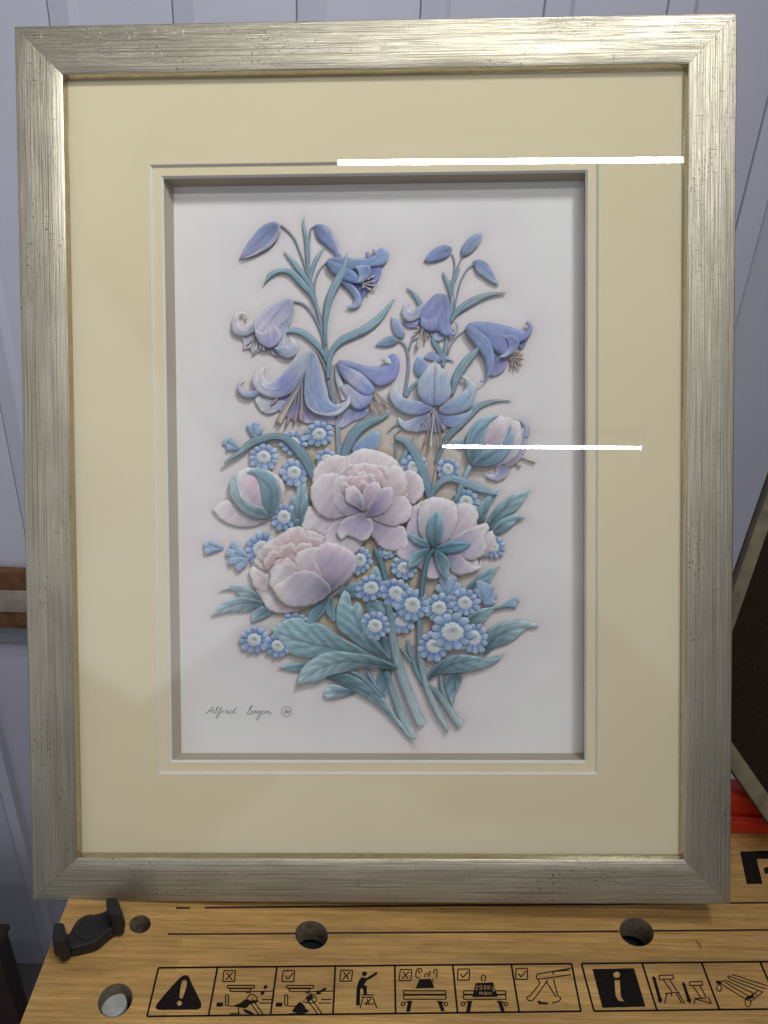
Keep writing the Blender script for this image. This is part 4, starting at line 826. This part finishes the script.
def plate(loops, zt, zb, name, parent, mat, mats=None):
    L3 = [[Vector((p[0], p[1], zt)) for p in l] for l in loops]
    tri = tessellate_polygon(L3); V = [tuple(p) for l in L3 for p in l]; n = len(V)
    V += [(p[0], p[1], zb) for p in V]; F = []; fm = []
    for t in tri:
        a_, b_, c_ = [Vector(V[i]) for i in t]
        t = t if (b_ - a_).cross(c_ - a_).z > 0 else t[::-1]
        F.append(tuple(t)); fm.append(0); F.append(tuple(i + n for i in t[::-1])); fm.append(0)
    k = 0
    for li, l in enumerate(loops):
        m = len(l)
        for i in range(m): j = (i + 1) % m; F.append((k + i, k + j, n + k + j, n + k + i)); fm.append(1 if li and mats else 0)
        k += m
    return mesh(name, V, F, mat, parent, mats=mats, fm=fm if mats else None)
M_BORE = flat('cut_wood_bore', (.20, .165, .115), .8, noise=.3, scale=300, bump=.4)
plate([outl] + [[BP(x, y) for x, y in h] for h in HOLES], 0, -TH, 'worktop', bench, None, mats=[M_BAMBOO, M_BORE])
M_STEEL = flat('painted_steel', (.055, .07, .09), .5, noise=.1)
x0, y0, _ = BP(150, 960); x1, y1, _ = BP(900, 880)
mesh('rail', *box(x0 - .05, x1 + .3, outl[0][1] + .05, y1 + .03, -TH - .03, -TH - .012), M_STEEL, bench)
for lx, ly in ((x0 - .02, outl[0][1] + .06), (x1 + .2, outl[0][1] + .06), (x0 - .02, y1), (x1 + .2, y1)):
    mesh('leg', *box(lx, lx + .03, ly, ly + .03, -1.0, -TH - .03), M_STEEL, bench)
# washer down the corner hole
def disc(name, parent, cx, cy, r, z0, z1, mat, n=36):
    V = [(cx + r * math.cos(t), cy + r * math.sin(t), z) for z in (z0, z1) for t in np.linspace(0, 2 * math.pi, n, endpoint=False)]
    return mesh(name, V, [tuple(range(n))[::-1], tuple(range(n, 2 * n))] + [(i, (i + 1) % n, n + (i + 1) % n, n + i) for i in range(n)], mat, parent)
wx, wy, _ = BP(114, 1004, -.010); 
o = disc('bolt_cap', bench, wx, wy, .0068, -.0175, -.0100, flat('grey_plastic', (.42, .43, .42), .5, noise=.15, scale=200)); bevel(o, .0008)
# dark lines: grooves between the boards, printed frames and pictograms (each drawn in the photo, laid on the bench)
def bp(v, z=.00012): return np.array([BP(x, y, z) for x, y in v])
def line(s, wd=2.2, name='printed_line', mat=None): return ribbons(name, bench, s if isinstance(s, list) else [s], wd, mat or M_BLACKINK, bp)
M_GROOVE = flat('dark_groove', (.03, .012, .008), .8)
line(['168,934 296,933.6', '327,933 619,931.4', '653,930.8 900,929', '176,908 190,908', '205,907.6 900,901.5'], 1.9, 'board_seam', M_GROOVE)
line(['731,877.5 900,876'], .5, 'board_seam', flat('fine_joint', (.22, .13, .05), .8))
TOPY = lambda x: 967.8 - (x - 158) * .0101
BOTY = lambda x: 1016.4 - (x - 147) * .0118
div = [(158.5, 147), (217.5, 208.5), (277, 270.5), (335.3, 333), (394.8, 395.6), (452.8, 457.5), (511.3, 519.2), (571.5, 581)]
div2 = [(581.5, 594), (642, 657), (701.5, 719.5), (760, 781), (819, 843)]
def frame_of(dv):
    S = [f'{dv[0][0]},{TOPY(dv[0][0])} {dv[-1][0]},{TOPY(dv[-1][0])}', f'{dv[0][1]},{BOTY(dv[0][1])} {dv[-1][1]},{BOTY(dv[-1][1])}']
    S += [f'{a},{TOPY(a)} {b},{BOTY(b)}' for a, b in dv]; return line(S, 1.9, 'printed_frame')
frame_of(div); frame_of(div2)
def solid(name, loops, z=.00014, mat=None, extra=None):
    L3 = [[Vector(BP(x, y, z)) for x, y in l] for l in loops]
    tri = tessellate_polygon(L3); V = [tuple(p) for l in L3 for p in l]
    F = []
    for t in tri:
        a_, b_, c_ = [Vector(V[i]) for i in t]; F.append(tuple(t) if (b_ - a_).cross(c_ - a_).z > 0 else tuple(t[::-1]))
    return mesh(name, V, F, mat or M_BLACKINK, bench)
def R_(pts, st=1.5): return [tuple(p) for p in crom([(a, b, False) for a, b in pts], True, st)]
# warning triangle with exclamation mark
solid('warning_triangle', [R_([(185, 975.2), (188.5, 976), (192, 984), (198, 996), (201.5, 1005), (199, 1009), (190, 1009.6), (172, 1009.8), (158, 1009.6), (155.5, 1007), (160, 1000), (172, 986), (181, 977)]),
      R_([(184.5, 979.8), (187, 981.5), (186, 988), (182.5, 998), (180.2, 998.5), (179.6, 996), (180.5, 988), (182, 981.5)]), R_([(179.5, 1000.6), (182, 1003), (179.6, 1005.8), (176.8, 1003.5)], .8)])
def tick(x, y, ok, k=0):
    b = [(x, y), (x + 11.5, y), (x + 10.5 + k, y + 11), (x - 1.3 + k, y + 11)]
    S = [' '.join(f'{p[0]},{p[1]}' for p in (b[i], b[(i + 1) % 4])) for i in range(4)]
    S += [f'{x+2+k*.4},{y+5} {x+4.4+k*.6},{y+8.6}', f'{x+4.4+k*.6},{y+8.6} {x+10.2},{y+2.2}'] if ok else [f'{x+2.6},{y+2} {x+8+k},{y+9.2}', f'{x+9},{y+1.8} {x+1.6+k},{y+9.2}']
    return S
def quad(cx, cy, L_, w_, ang):
    c, s = math.cos(ang), math.sin(ang); return [(cx + x * c - y * s, cy + x * s + y * c) for x, y in ((-L_, -w_), (L_, -w_), (L_, w_), (-L_, w_))]
def rect(x0, y0, x1, y1, sk=0): return [f'{x0},{y0} {x1},{y0}', f'{x1},{y0} {x1+sk},{y1}', f'{x1+sk},{y1} {x0+sk},{y1}', f'{x0+sk},{y1} {x0},{y0}']
# panels 2 and 3: hands at the clamp
for ox, ok in ((0, False), (59.2, True)):
    S = tick(224 + ox * 1.0, 970.6, ok) + rect(227.5 + ox, 985.4, 254.5 + ox, 988.2) + rect(230 + ox, 988.6, 251 + ox, 991.4) + rect(225.5 + ox, 995, 228.5 + ox, 1005.5)
    S += [f'{229+ox},{1006} {246+ox},{1006}', f'{252+ox},{991.6} {274+ox},{991}', f'{246+ox},{993} {251.5+ox},{992}', f'{262+ox},{999.5} {272+ox},{999.5}', f'{259+ox},{1003} {272+ox},{1003}']
    S += [f'{248+ox},{1000} {259+ox},{1014.5}', f'{252+ox},{998.6} {263+ox},{1014}', f'{246+ox},{1000} {250+ox},{994.5} {255+ox},{995.5} {257+ox},{1001} {250+ox},{1003} {243+ox},{1001}', f'{238+ox},{1007} {239+ox},{1014}', f'{230+ox},{1013.8} {240+ox},{1013.4}']
    line(S, 1.15, 'pictogram')
    hand = [(233, 1006), (239, 1003.5), (246, 999.5), (252, 1000.5), (258, 1000), (258, 1002), (250, 1004.5), (246, 1008), (240, 1007.5)] if not ok else [(233, 1011), (240, 1002), (243, 1003), (247, 1009), (250, 1011), (243, 1014), (237, 1012.5)]
    solid('pictogram_hand', [R_([(x + ox, y) for x, y in hand])])
    solid('pictogram_block', [[(x + ox, y) for x, y in ((217, 1002.5), (223.5, 1002.5), (223, 1006.6), (216, 1006.6))]])
    if ok:
        solid('pictogram_arrow', [[(x, y) for x, y in ((325.5, 987.2), (319, 991), (317.8, 989.4), (315.5, 994.5), (321.5, 994), (320.4, 992.6), (327, 989.4))]])
        solid('pictogram_hand', [quad(310, 998, 3.2, 2.2, -.7)])
    else:
        for a in (0, 1): solid('pictogram_arrow', [quad(265.5 - a * 3, 987 + a * 6, 2.0, 1.5, -1.0)])
        solid('pictogram_hand', [R_([(243, 1009), (250, 1011), (254, 1014.5), (246, 1013)])])
# panel 4: man climbing on a stool
line(tick(341, 970.2, False) + ['361,995 374,995', '362,997.4 373,997.4', '363,998 360,1008.5', '373,998 377,1008.5', '367,999 369,1004', '371,999 365,1004', '364,1004 374,1004'], 1.2, 'pictogram')
solid('pictogram_person', [R_([(364.6, 971.2), (367, 973.6), (364.4, 976.4), (361.8, 973.8)], .8)])
solid('pictogram_person', [[(361.5, 977), (366.5, 978), (373, 974), (376.5, 971.5), (377.5, 974), (371, 978.4), (366.8, 980.5), (364, 985), (366.8, 986), (367, 994.6), (363.8, 994.6), (362.8, 988.5), (360.4, 988.5), (359.8, 1005.4), (356, 1005.4), (356.6, 988), (358.6, 981)]])
# panels 5 and 6: weight on the bench
def benchpic(x):
    S = rect(x, 990.8, x + 42, 994.4, .4) + rect(x - .2, 995, x + 42.4, 999.2, .3)
    S += [f'{x+1},{1003.5} {x+4},{1001.5} {x+9},{1001.5}', f'{x+41},{1003.5} {x+37.5},{1001.5} {x+33},{1001.5}']
    for s in (x - .5, x + 42.4): S.append(' '.join(f'{s+1.8*math.cos(a):.2f},{1004+1.8*math.sin(a):.2f}' for a in np.linspace(0, 6.28, 9)))
    line(S, 1.15, 'pictogram')
    for q in ([(x + 4.5, 1001.4), (x + 8.6, 1001.2), (x + 6.6, 1011.6), (x + 2.6, 1011.6)], [(x + 34, 1001.2), (x + 38, 1001.2), (x + 41.4, 1011.2), (x + 37.6, 1011.4)]): solid('pictogram_leg', [q])
benchpic(403.5); benchpic(463.5)
line(tick(400.3, 969.6, False) + ['420.5,974 418,970 418,968.6 421,968.6 422,972', '425,977.5 425,974.5 428,973.6 428.6,977', '430,975.5 430,970.5', '434,975 434,970 437,970 436.4,978', '433,978 433,982', '416.6,969.5 416,977 420,978'], 1.15, 'pictogram')
solid('pictogram_weight', [[(419.5, 979.2), (431, 978.8), (434.5, 988), (415.4, 988.4)]])
line(tick(458, 969, True, .8) + ['482.6,981.5 481.2,977.5 483.6,975 485.8,977.6 484.6,981.4'], 1.2, 'pictogram')
def stroke_text(pl, x, y, wd, hh, adv, name='weight_marking'):
    S = []
    G = {'2': '0,.2 .5,0 1,.25 0,1 1,1', '5': '1,0 .1,0 0,.45 .8,.45 1,.75 .5,1 0,.9', '0': '.5,0 1,.5 .5,1 0,.5 .5,0', 'K': '0,0 0,1|1,0 0,.5|0,.5 1,1', 'g': '1,.4 .2,.4 .2,.9 1,.9|1,.4 1,1.35 .2,1.35', 'm': '0,1 0,.4 .5,.45 .5,1|.5,.45 1,.4 1,1', 'a': '.1,.4 1,.4 1,1 .1,1 .1,.7 1,.7', 'x': '0,.4 1,1|1,.4 0,1'}
    for ch in pl:
        if ch != ' ':
            for st in G[ch].split('|'):
                p = [tuple(map(float, t.split(','))) for t in st.split()]
                for a_, b_ in zip(p, p[1:]): S.append([(x + a_[0] * wd, y + a_[1] * hh), (x + b_[0] * wd, y + b_[1] * hh)])
        x += adv
    return S
solid('pictogram_weight', [[(475.6, 983), (493, 982.2), (498, 996.8), (472.4, 997.2)]])
ribbons('weight_marking', bench, stroke_text('250Kg', 475.6, 985.6, 2.6, 4, 4.1) + stroke_text('max', 479.6, 990.6, 3.0, 4, 4.4), .55, flat('bare_bamboo_mark', (.42, .26, .10), .6), lambda v: bp(v, .00022))
# panel 7: folding leg
line(tick(516, 968.4, True, 1) + ['536.8,974.2 537.4,979 571,974.6', '536.8,974.2 571,968.2', '538,979.4 539.6,983.5 529.6,996 527,997 528,1000 533,1000 548,979.8', '552,1003 559,1001 560.8,997.8 558,996 553.6,979.2', '546,981 556,997', '554,974.6 553,971.8 570,970'], 1.15, 'pictogram')
solid('pictogram_arrow', [[(537, 1001.2), (540.4, 1000.4), (540.4, 1001.8), (548, 1002.6), (547.6, 1004.6), (540.2, 1004), (540, 1005.4)]])
# information square with an i
solid('information_square', [[(592.4, 969), (634, 968.2), (645.6, 1006.6), (602.4, 1007.8)], R_([(616.4, 971.6), (619.8, 973.6), (619, 977.2), (615.2, 977.6), (613.2, 974.6)], .8),
      [(614.6, 980.2), (619.8, 980), (620.6, 993), (621.4, 997.5), (624.4, 1001.4), (618.6, 1000.6), (615.8, 996), (615, 988)]])
# folding sequence
for ox, y0_ in ((0, 0), (30.5, 6.2)):
    line(['659,975.4 673,975', '659.5,979.4 673.6,979', '659,975.4 659.5,979.4', '673,975 673.6,979', '663.5,980 672,992', '670,980 677,991', '665,993.5 680,992', '667,993.5 664.5,1003.5', '671,993 672,996.5', '678,992.5 684.8,1003.5', '676,993 682,1003.5'] if ox == 0 else
         ['689.4,981.8 702,981.4', '690,985.6 702.6,985.2', '689.4,981.8 690,985.6', '702,981.4 702.6,985.2', '693,986 701,998', '700,985.6 706,997', '694,998.6 711,1003.4', '708,997 711.6,1003.4', '695,1000 694,1003.8', '694,998.6 706,998'], 1.15, 'pictogram')
    A_ = [(651.6, 978.6), (653.4, 975.8), (656.6, 979), (655.8, 979.4), (661.6, 998.6), (662.6, 998.8), (661, 1003.6), (657, 999.8), (658.2, 999.4), (652.8, 979.4)] if ox == 0 else [(681.6, 984.4), (683, 981.8), (686.2, 984.6), (685.4, 985), (690.4, 999), (691.6, 999.2), (690.4, 1003.4), (686, 1000.2), (687.2, 999.8), (682.6, 985)]
    solid('pictogram_arrow', [A_])
line(['722,980.6 752,998', '724.4,979.6 757,995', '728,976 766,989', '732,974.4 768,986', '728,976 728.6,978.6 763,992', '722,980.6 721,983.6 749,1001', '747,998 758,991', '750,1002 763,992'] + [' '.join(f'{cx_+r_*math.cos(a):.2f},{cy_+1.4*r_*math.sin(a):.2f}' for a in np.linspace(0, 6.28, 11)) for cx_, cy_, r_ in ((719, 988, 2.4), (748, 1002.6, 3.0))], 1.05, 'pictogram')
solid('pictogram_wheel', [quad(718.6, 982.4, 2.6, 1.5, .3)]); solid('pictogram_wheel', [quad(750, 997.2, 4, 1.5, -.3)])
# big stamped letter beside the frame
solid('stamped_letter', [[(740, 851.4), (800, 849.6), (806, 884), (784, 884), (781.5, 876), (772, 873), (765.2, 873.8), (763.4, 868.4), (772, 865), (770, 859), (756.8, 859), (762.6, 883.8), (746.8, 884)]])
M_MARK = flat('red_pencil_mark', (.35, .05, .03), .6)
line(['696,941 699,944 701.5,949'], 1.6, 'pencil_mark', M_MARK)

# ================================================================ BENCH DOG (black winged plastic piece)
M_BLACK = flat('black_moulded_plastic', (.006, .006, .0065), .5, noise=.25, scale=150, bump=.35)
cen = BP(88, 930)
dog = empty('bench_dog', cen)
tag(dog, 'black winged plastic bench dog lying on the corner of the workbench', 'bench dog')
def rel(p): return (p[0] - cen[0], p[1] - cen[1], p[2])
HB = .0085
def prism(name, px, z0, z1, par, mat, bev=.0012, taper=0, smoothpx=True):
    """outline traced on the top face, at height z1"""
    pt = R_(px, 3) if smoothpx else px
    T_ = [rel(BP(x, y, z1)) for x, y in pt]
    c = np.mean([t[:2] for t in T_], 0)
    V = T_ + [(t[0] + (t[0] - c[0]) * taper, t[1] + (t[1] - c[1]) * taper, z0) for t in T_]; n = len(T_)
    F = [tuple(range(n)), tuple(range(n, 2 * n))[::-1]] + [(i, n + i, n + (i + 1) % n, (i + 1) % n) for i in range(n)]
    o = mesh(name, V, F, mat, par); bevel(o, bev, 3)
    import bmesh
    bm = bmesh.new(); bm.from_mesh(o.data); bmesh.ops.recalc_face_normals(bm, faces=bm.faces); bm.to_mesh(o.data); bm.free()
    return o
body = prism('body', [(54, 946), (53, 930), (60, 925), (68, 934), (76, 922), (90, 915), (105, 911), (112, 901), (118, 903), (123, 914), (121, 922), (108, 931), (96, 941), (84, 945), (68, 948)], .0002, HB, dog, M_BLACK, .0016, .03)
bx_, by_, _ = BP(87, 927, HB)
ringv, ringf = [], []
NR = 32
for r_, z_ in ((.0072, HB - .0006), (.0074, HB + .0004), (.0068, HB + .0006), (.0056, HB - .0001), (.0002, HB + .0001)):
    ringv += [(bx_ - cen[0] + r_ * math.cos(t), by_ - cen[1] + r_ * math.sin(t), z_) for t in np.linspace(0, 2 * math.pi, NR, endpoint=False)]
ringf = [(a * NR + i, a * NR + (i + 1) % NR, (a + 1) * NR + (i + 1) % NR, (a + 1) * NR + i) for a in range(4) for i in range(NR)]
mesh('socket', ringv, ringf, M_BLACK, dog, smooth=True)
prism('jaw', [(53, 927), (55, 923.5), (60, 922.5), (64, 924), (66.5, 936), (64, 939), (56, 941)], .003, .021, dog, M_BLACK, .002, .05, True)
prism('jaw', [(106, 899), (110, 897.5), (115, 897.5), (118.5, 900), (121, 912), (117, 915), (108, 913)], .003, .021, dog, M_BLACK, .002, .05, True)

# ================================================================ RED CLAMP AND LEANING BOARD, right
M_RED = flat('red_plastic', (.60, .030, .012), .35, noise=.2, scale=60, bump=.15)
c2 = BP(756, 836)
red = empty('tool_case', c2)
tag(red, 'glossy red plastic tool case on the bench behind the frame and under the leaning board', 'tool case')
def pbox(name, par, org, x0, x1, y0, y1, z0, z1, mat, bev=.003):
    v, f_ = box(x0 - org[0], x1 - org[0], y0 - org[1], y1 - org[1], z0 - org[2], z1 - org[2]); o = mesh(name, v, f_, mat, par); bevel(o, bev, 3); return o
xa = BP(700, 836)[0]; ya = c2[1]; xb = BP(772, 836)[0]
pbox('base', red, c2, xa, xb, ya, ya + .022, .0003, .014, M_RED, .004)
pbox('lid', red, c2, xa, xb - .004, ya + .003, ya + .020, .0143, .036, M_RED, .005)
pbox('rim', red, c2, xa, xb - .001, ya + .001, ya + .023, .0125, .0160, M_RED, .001)

M_DARKB = flat('dark_brown_hardboard', (.022, .012, .008), .9, noise=.45, scale=700, bump=.3)
M_DARKB.node_tree.nodes['Principled BSDF'].inputs['Specular IOR Level'].default_value = .08
M_EDGE = flat('weathered_wood_edge', (.16, .135, .085), .7, noise=.3, scale=90, bump=.2)
# the board stands on its lower corner, between the picture and the wall
def on_local(px, py, z):
    q = FP([(px, py)], z)[0]; return FO + FR @ q
zl = -.050
Pc = [on_local(716, 690, zl), on_local(806, 856, zl), on_local(960, 800, zl), on_local(900, 150, zl), on_local(850, 200, zl)]
Pc = [on_local(689, 710, zl), on_local(780, 841, zl), on_local(1000, 700, zl), on_local(894, 122, zl)]
bo = Pc[1]
brd = empty('leaning_board', bo)
tag(brd, 'dark brown board with weathered wooden edges, tilted behind the right side of the frame', 'board')
nrm = FR[:, 2]
def slab(name, pts, t0, t1, mat, bev=.0006):
    V = [p - bo + nrm * t1 for p in pts] + [p - bo + nrm * t0 for p in pts]; n = len(pts)
    F = [tuple(range(n)), tuple(range(n, 2 * n))[::-1]] + [(i, n + i, n + (i + 1) % n, (i + 1) % n) for i in range(n)]
    import bmesh
    o = mesh(name, V, F, mat, brd); bm = bmesh.new(); bm.from_mesh(o.data); bmesh.ops.recalc_face_normals(bm, faces=bm.faces); bm.to_mesh(o.data); bm.free(); bevel(o, bev); return o
slab('panel', Pc, -.006, -.001, M_DARKB)
def bar(a_, b_, inn, wd, nm):
    d = (b_ - a_) / np.linalg.norm(b_ - a_); s = inn - a_; s = s - d * (s @ d); s /= np.linalg.norm(s)
    slab(nm, [a_, b_, b_ + s * wd, a_ + s * wd], -.0065, .0035, M_EDGE)
bar(Pc[0], Pc[3], Pc[1], .0085, 'edge_strip'); bar(Pc[1], Pc[0] + (Pc[1] - Pc[0]) * .001, Pc[3], .0105, 'edge_strip')

# ================================================================ THE WALL BEHIND
YW = CAM[1] + 0.87; print('CAM', CAM, 'YW', YW)
M_WALL = flat('lilac_grey_painted_sheet', tuple(lin((161, 163, 177)) / .58), .55, noise=.05, scale=3, bump=.02)
def wall():
    per = YP(172, 5, YW)[0] - YP(47, 5, YW)[0]; xr = YP(47, 5, YW)[0]; rw = YP(74, 5, YW)[0] - xr
    xs = []
    for k in range(-14, 16):
        x = xr + k * per
        xs += [(x - .0012, 0), (x - .0002, .004), (x + .0008, -.0005), (x + rw - .003, -.008), (x + rw + .003, 0)]
    prof_ = xs; V = [(x, YW + d, z) for z in (-1.0, 1.6) for x, d in prof_]; n = len(prof_)
    o = mesh('ribbed_wall', V, [(i, i + 1, n + i + 1, n + i) for i in range(n - 1)], M_WALL)
    bevel(o, .0006)
    tag(o, 'pale lilac grey ribbed sheet metal wall behind the workbench', 'wall')
wall()
# batten across the wall
b0, b1 = YP(0, 570, YW - .02), YP(0, 628, YW - .02)
org = (0, YW - .008, b1[2])
bat = empty('wall_batten', org); tag(bat, 'rough brown wooden batten with a pale plaster streak fixed across the ribbed wall', 'batten')
M_BRN = flat('rough_brown_wood', (.17, .075, .035), .85, noise=.4, scale=60, bump=.5); M_PLA = flat('plaster_smear', (.40, .34, .30), .9, noise=.3, scale=50, bump=.5)
hz = b0[2] - b1[2]
pbox('board', bat, org, -1.2, 1.2, YW - .020, YW - .0075, b1[2], b1[2] + hz * .98, M_BRN, .002)
pbox('plaster_streak', bat, org, -1.2, -.1, YW - .022, YW - .0202, b1[2] + hz * .30, b1[2] + hz * .67, M_PLA, .001)
M_SH = flat('batten_shadow_grey', (.25, .26, .30), .6)
pbox('batten_shadow', bat, org, -1.2, 1.2, YW - .013, YW - .0075, b1[2] - hz * .36, b1[2] - .001, M_SH, .001)  # grey strip standing in for the batten's shadow on the wall
# dark crate low on the left, on the floor
yc = YW - .20; xc = YP(14, 1000, yc)[0]; zc = YP(3, 950, yc)[2]
cb = (xc - .15, yc + .015, -1.0); o = empty('crate', cb)
tag(o, 'dark brown wooden crate low behind the left corner of the workbench', 'crate')
pbox('carcass', o, cb, xc - .35, xc, yc, yc + .03, -.9998, zc, flat('dark_stained_wood', (.035, .018, .014), .6, noise=.3, scale=40), .003)
pbox('lid', o, cb, xc - .353, xc + .003, yc - .003, yc + .033, zc + .0003, zc + .010, flat('dark_lid', (.05, .028, .02), .5), .002)
fl = mesh('floor', [(-4, -4, -1.0), (4, -4, -1.0), (4, YW + .05, -1.0), (-4, YW + .05, -1.0)], [(0, 1, 2, 3)], flat('concrete_floor', (.22, .22, .23), .8, noise=.2, scale=4)); tag(fl, kind='structure')

# ================================================================ LIGHT: the two ceiling tubes mirrored in the glass
def mirror_hit(px, py, zc):
    q = FP([(px, py)], -.0046)[0]; p = FO + FR @ q; d = ray(px, py); d = d - 2 * (d @ nrm) * nrm
    k = (zc - p[2]) / d[2]; return p + d * k
HC = 1.55
def tube(a_, b_, rad, label):
    m = (a_ + b_) / 2; e = empty('tube_lamp', m); tag(e, label, 'tube lamp', 'tube lamps on the ceiling')
    d = (b_ - a_); L_ = np.linalg.norm(d); d /= L_; u_ = unit(np.cross(d, [0, 0, 1])); v_ = np.cross(d, u_); n = 12
    V = [(s * d * L_ / 2 + (u_ * math.cos(t) + v_ * math.sin(t)) * rad) for s in (-1, 1) for t in np.linspace(0, 2 * math.pi, n, endpoint=False)]
    mesh('tube', V, [(i, (i + 1) % n, n + (i + 1) % n, n + i) for i in range(n)] + [tuple(range(n))[::-1], tuple(range(n, 2 * n))], M_LAMP, e)
    al = bpy.data.lights.new('tube_light', 'AREA'); al.shape = 'RECTANGLE'; al.size = L_; al.size_y = 2 * rad; al.energy = 134 * math.pi * 2 * rad * L_; al.color = (1, .985, .96)
    ao = bpy.data.objects.new('tube_light', al); COL.objects.link(ao); ao.parent = e
    nl = unit(np.array([0, .25, .3]) - m); nl = unit(nl - d * (nl @ d)); yy = np.cross(-nl, d)      # local x along the tube, -z towards the picture
    Mx = np.eye(4); Mx[:3, 0] = d; Mx[:3, 1] = yy; Mx[:3, 2] = -nl; Mx[:3, 3] = nl * (rad + .001); ao.matrix_local = Matrix(Mx.tolist())
    hv = [(s * d * (L_ / 2 + .02) + u_ * x + np.array([0, 0, 1]) * (z + rad + .035)) for s in (-1, 1) for x, z in ((-.03, 0), (.03, 0), (.03, .03), (-.03, .03))]
    mesh('housing', hv, [(0, 1, 2, 3), (4, 7, 6, 5), (0, 4, 5, 1), (1, 5, 6, 2), (2, 6, 7, 3), (3, 7, 4, 0)], flat('grey_lamp_housing', (.03, .03, .03), .8), e)
ta, tb = mirror_hit(338, 162.5, HC), mirror_hit(720, 159.5, HC)
tube(ta, tb, .0060, 'lit tube lamp overhead, nearer one, mirrored across the top of the picture glass')
ta, tb = mirror_hit(443, 446.5, HC), mirror_hit(641, 448, HC)
tube(ta, tb, .0060, 'lit tube lamp overhead, farther one, mirrored across the middle of the picture glass')
print('tubes', ta, tb)

wld = bpy.data.worlds.new('World'); scn.world = wld; wld.use_nodes = True
nt = wld.node_tree; bg = nt.nodes['Background']
L_ = nt.links.new
tcn = nt.nodes.new('ShaderNodeTexCoord'); sep_ = nt.nodes.new('ShaderNodeSeparateXYZ'); L_(tcn.outputs['Generated'], sep_.inputs[0])
def mrange(src, a_, b_, c_, d_):
    m_ = nt.nodes.new('ShaderNodeMapRange'); m_.interpolation_type = 'SMOOTHSTEP'
    for k_, v_ in zip(('From Min', 'From Max', 'To Min', 'To Max'), (a_, b_, c_, d_)): m_.inputs[k_].default_value = v_
    L_(src, m_.inputs['Value']); return m_.outputs[0]
side = mrange(sep_.outputs['X'], -.7, .5, 1.0, .28)          # the open side of the room is on the left
hi_ = mrange(sep_.outputs['Z'], .15, .65, 1.2, .40); lo_ = mrange(sep_.outputs['Z'], -.25, .30, .38, 1.0)
mh_ = nt.nodes.new('ShaderNodeMath'); mh_.operation = 'MULTIPLY'; L_(hi_, mh_.inputs[0]); L_(lo_, mh_.inputs[1]); high = mh_.outputs[0]          # darker ceiling
ml = nt.nodes.new('ShaderNodeMath'); ml.operation = 'MULTIPLY'; L_(side, ml.inputs[0]); L_(high, ml.inputs[1])
cr = nt.nodes.new('ShaderNodeMix'); cr.data_type = 'RGBA'
cr.inputs[6].default_value = (.0, .0, .0, 1); cr.inputs[7].default_value = (.60, .60, .63, 1)
vo = nt.nodes.new('ShaderNodeTexVoronoi'); vo.distance = 'CHEBYCHEV'; vo.feature = 'SMOOTH_F1'; vo.inputs['Smoothness'].default_value = .08; vo.inputs['Scale'].default_value = 2.6; vo.inputs['Randomness'].default_value = .8
L_(tcn.outputs['Generated'], vo.inputs['Vector']); sv = nt.nodes.new('ShaderNodeSeparateColor'); L_(vo.outputs['Color'], sv.inputs[0])
var_ = mrange(sv.outputs[0], 0, 1, .25, 1.75); m2_ = nt.nodes.new('ShaderNodeMath'); m2_.operation = 'MULTIPLY'; L_(ml.outputs[0], m2_.inputs[0]); L_(var_, m2_.inputs[1])
L_(m2_.outputs[0], cr.inputs[0]); cr.clamp_factor = False; L_(cr.outputs[2], bg.inputs['Color']); bg.inputs['Strength'].default_value = .92
# added light, no lamp known there; brightens the left half of the picture
ld = bpy.data.lights.new('added_left_light', 'AREA'); ld.shape = 'RECTANGLE'; ld.size = .24; ld.size_y = .18; ld.energy = 2.0; ld.color = (1, .985, .97); ld.spread = math.radians(70)
lo = bpy.data.objects.new('added_left_light', ld); COL.objects.link(lo)
lp = Vector((.41, -.27, 1.56)); lo.location = lp; lo.rotation_euler = (Vector((-.44, .27, .20)) - lp).to_track_quat('-Z', 'Y').to_euler()

# ================================================================ CAMERA
cd = bpy.data.cameras.new('camera'); cam = bpy.data.objects.new('camera', cd); COL.objects.link(cam)
M = np.eye(4); M[:3, 0] = R @ [1, 0, 0]; M[:3, 1] = R @ [0, -1, 0]; M[:3, 2] = R @ [0, 0, -1]; M[:3, 3] = CAM
cam.matrix_world = Matrix(M.tolist())
cd.sensor_fit = 'VERTICAL'; cd.sensor_height = 32; cd.lens = 32 * FL / 1024; cd.clip_start = .01; cd.clip_end = 50
scn.camera = cam
scn.view_settings.view_transform = 'Standard'; scn.view_settings.look = 'None'; scn.view_settings.exposure = 0; scn.view_settings.gamma = 1
scn.render.engine = 'CYCLES'; scn.cycles.use_denoising = True
scn.cycles.max_bounces = 8; scn.cycles.transparent_max_bounces = 16; scn.cycles.caustics_reflective = False
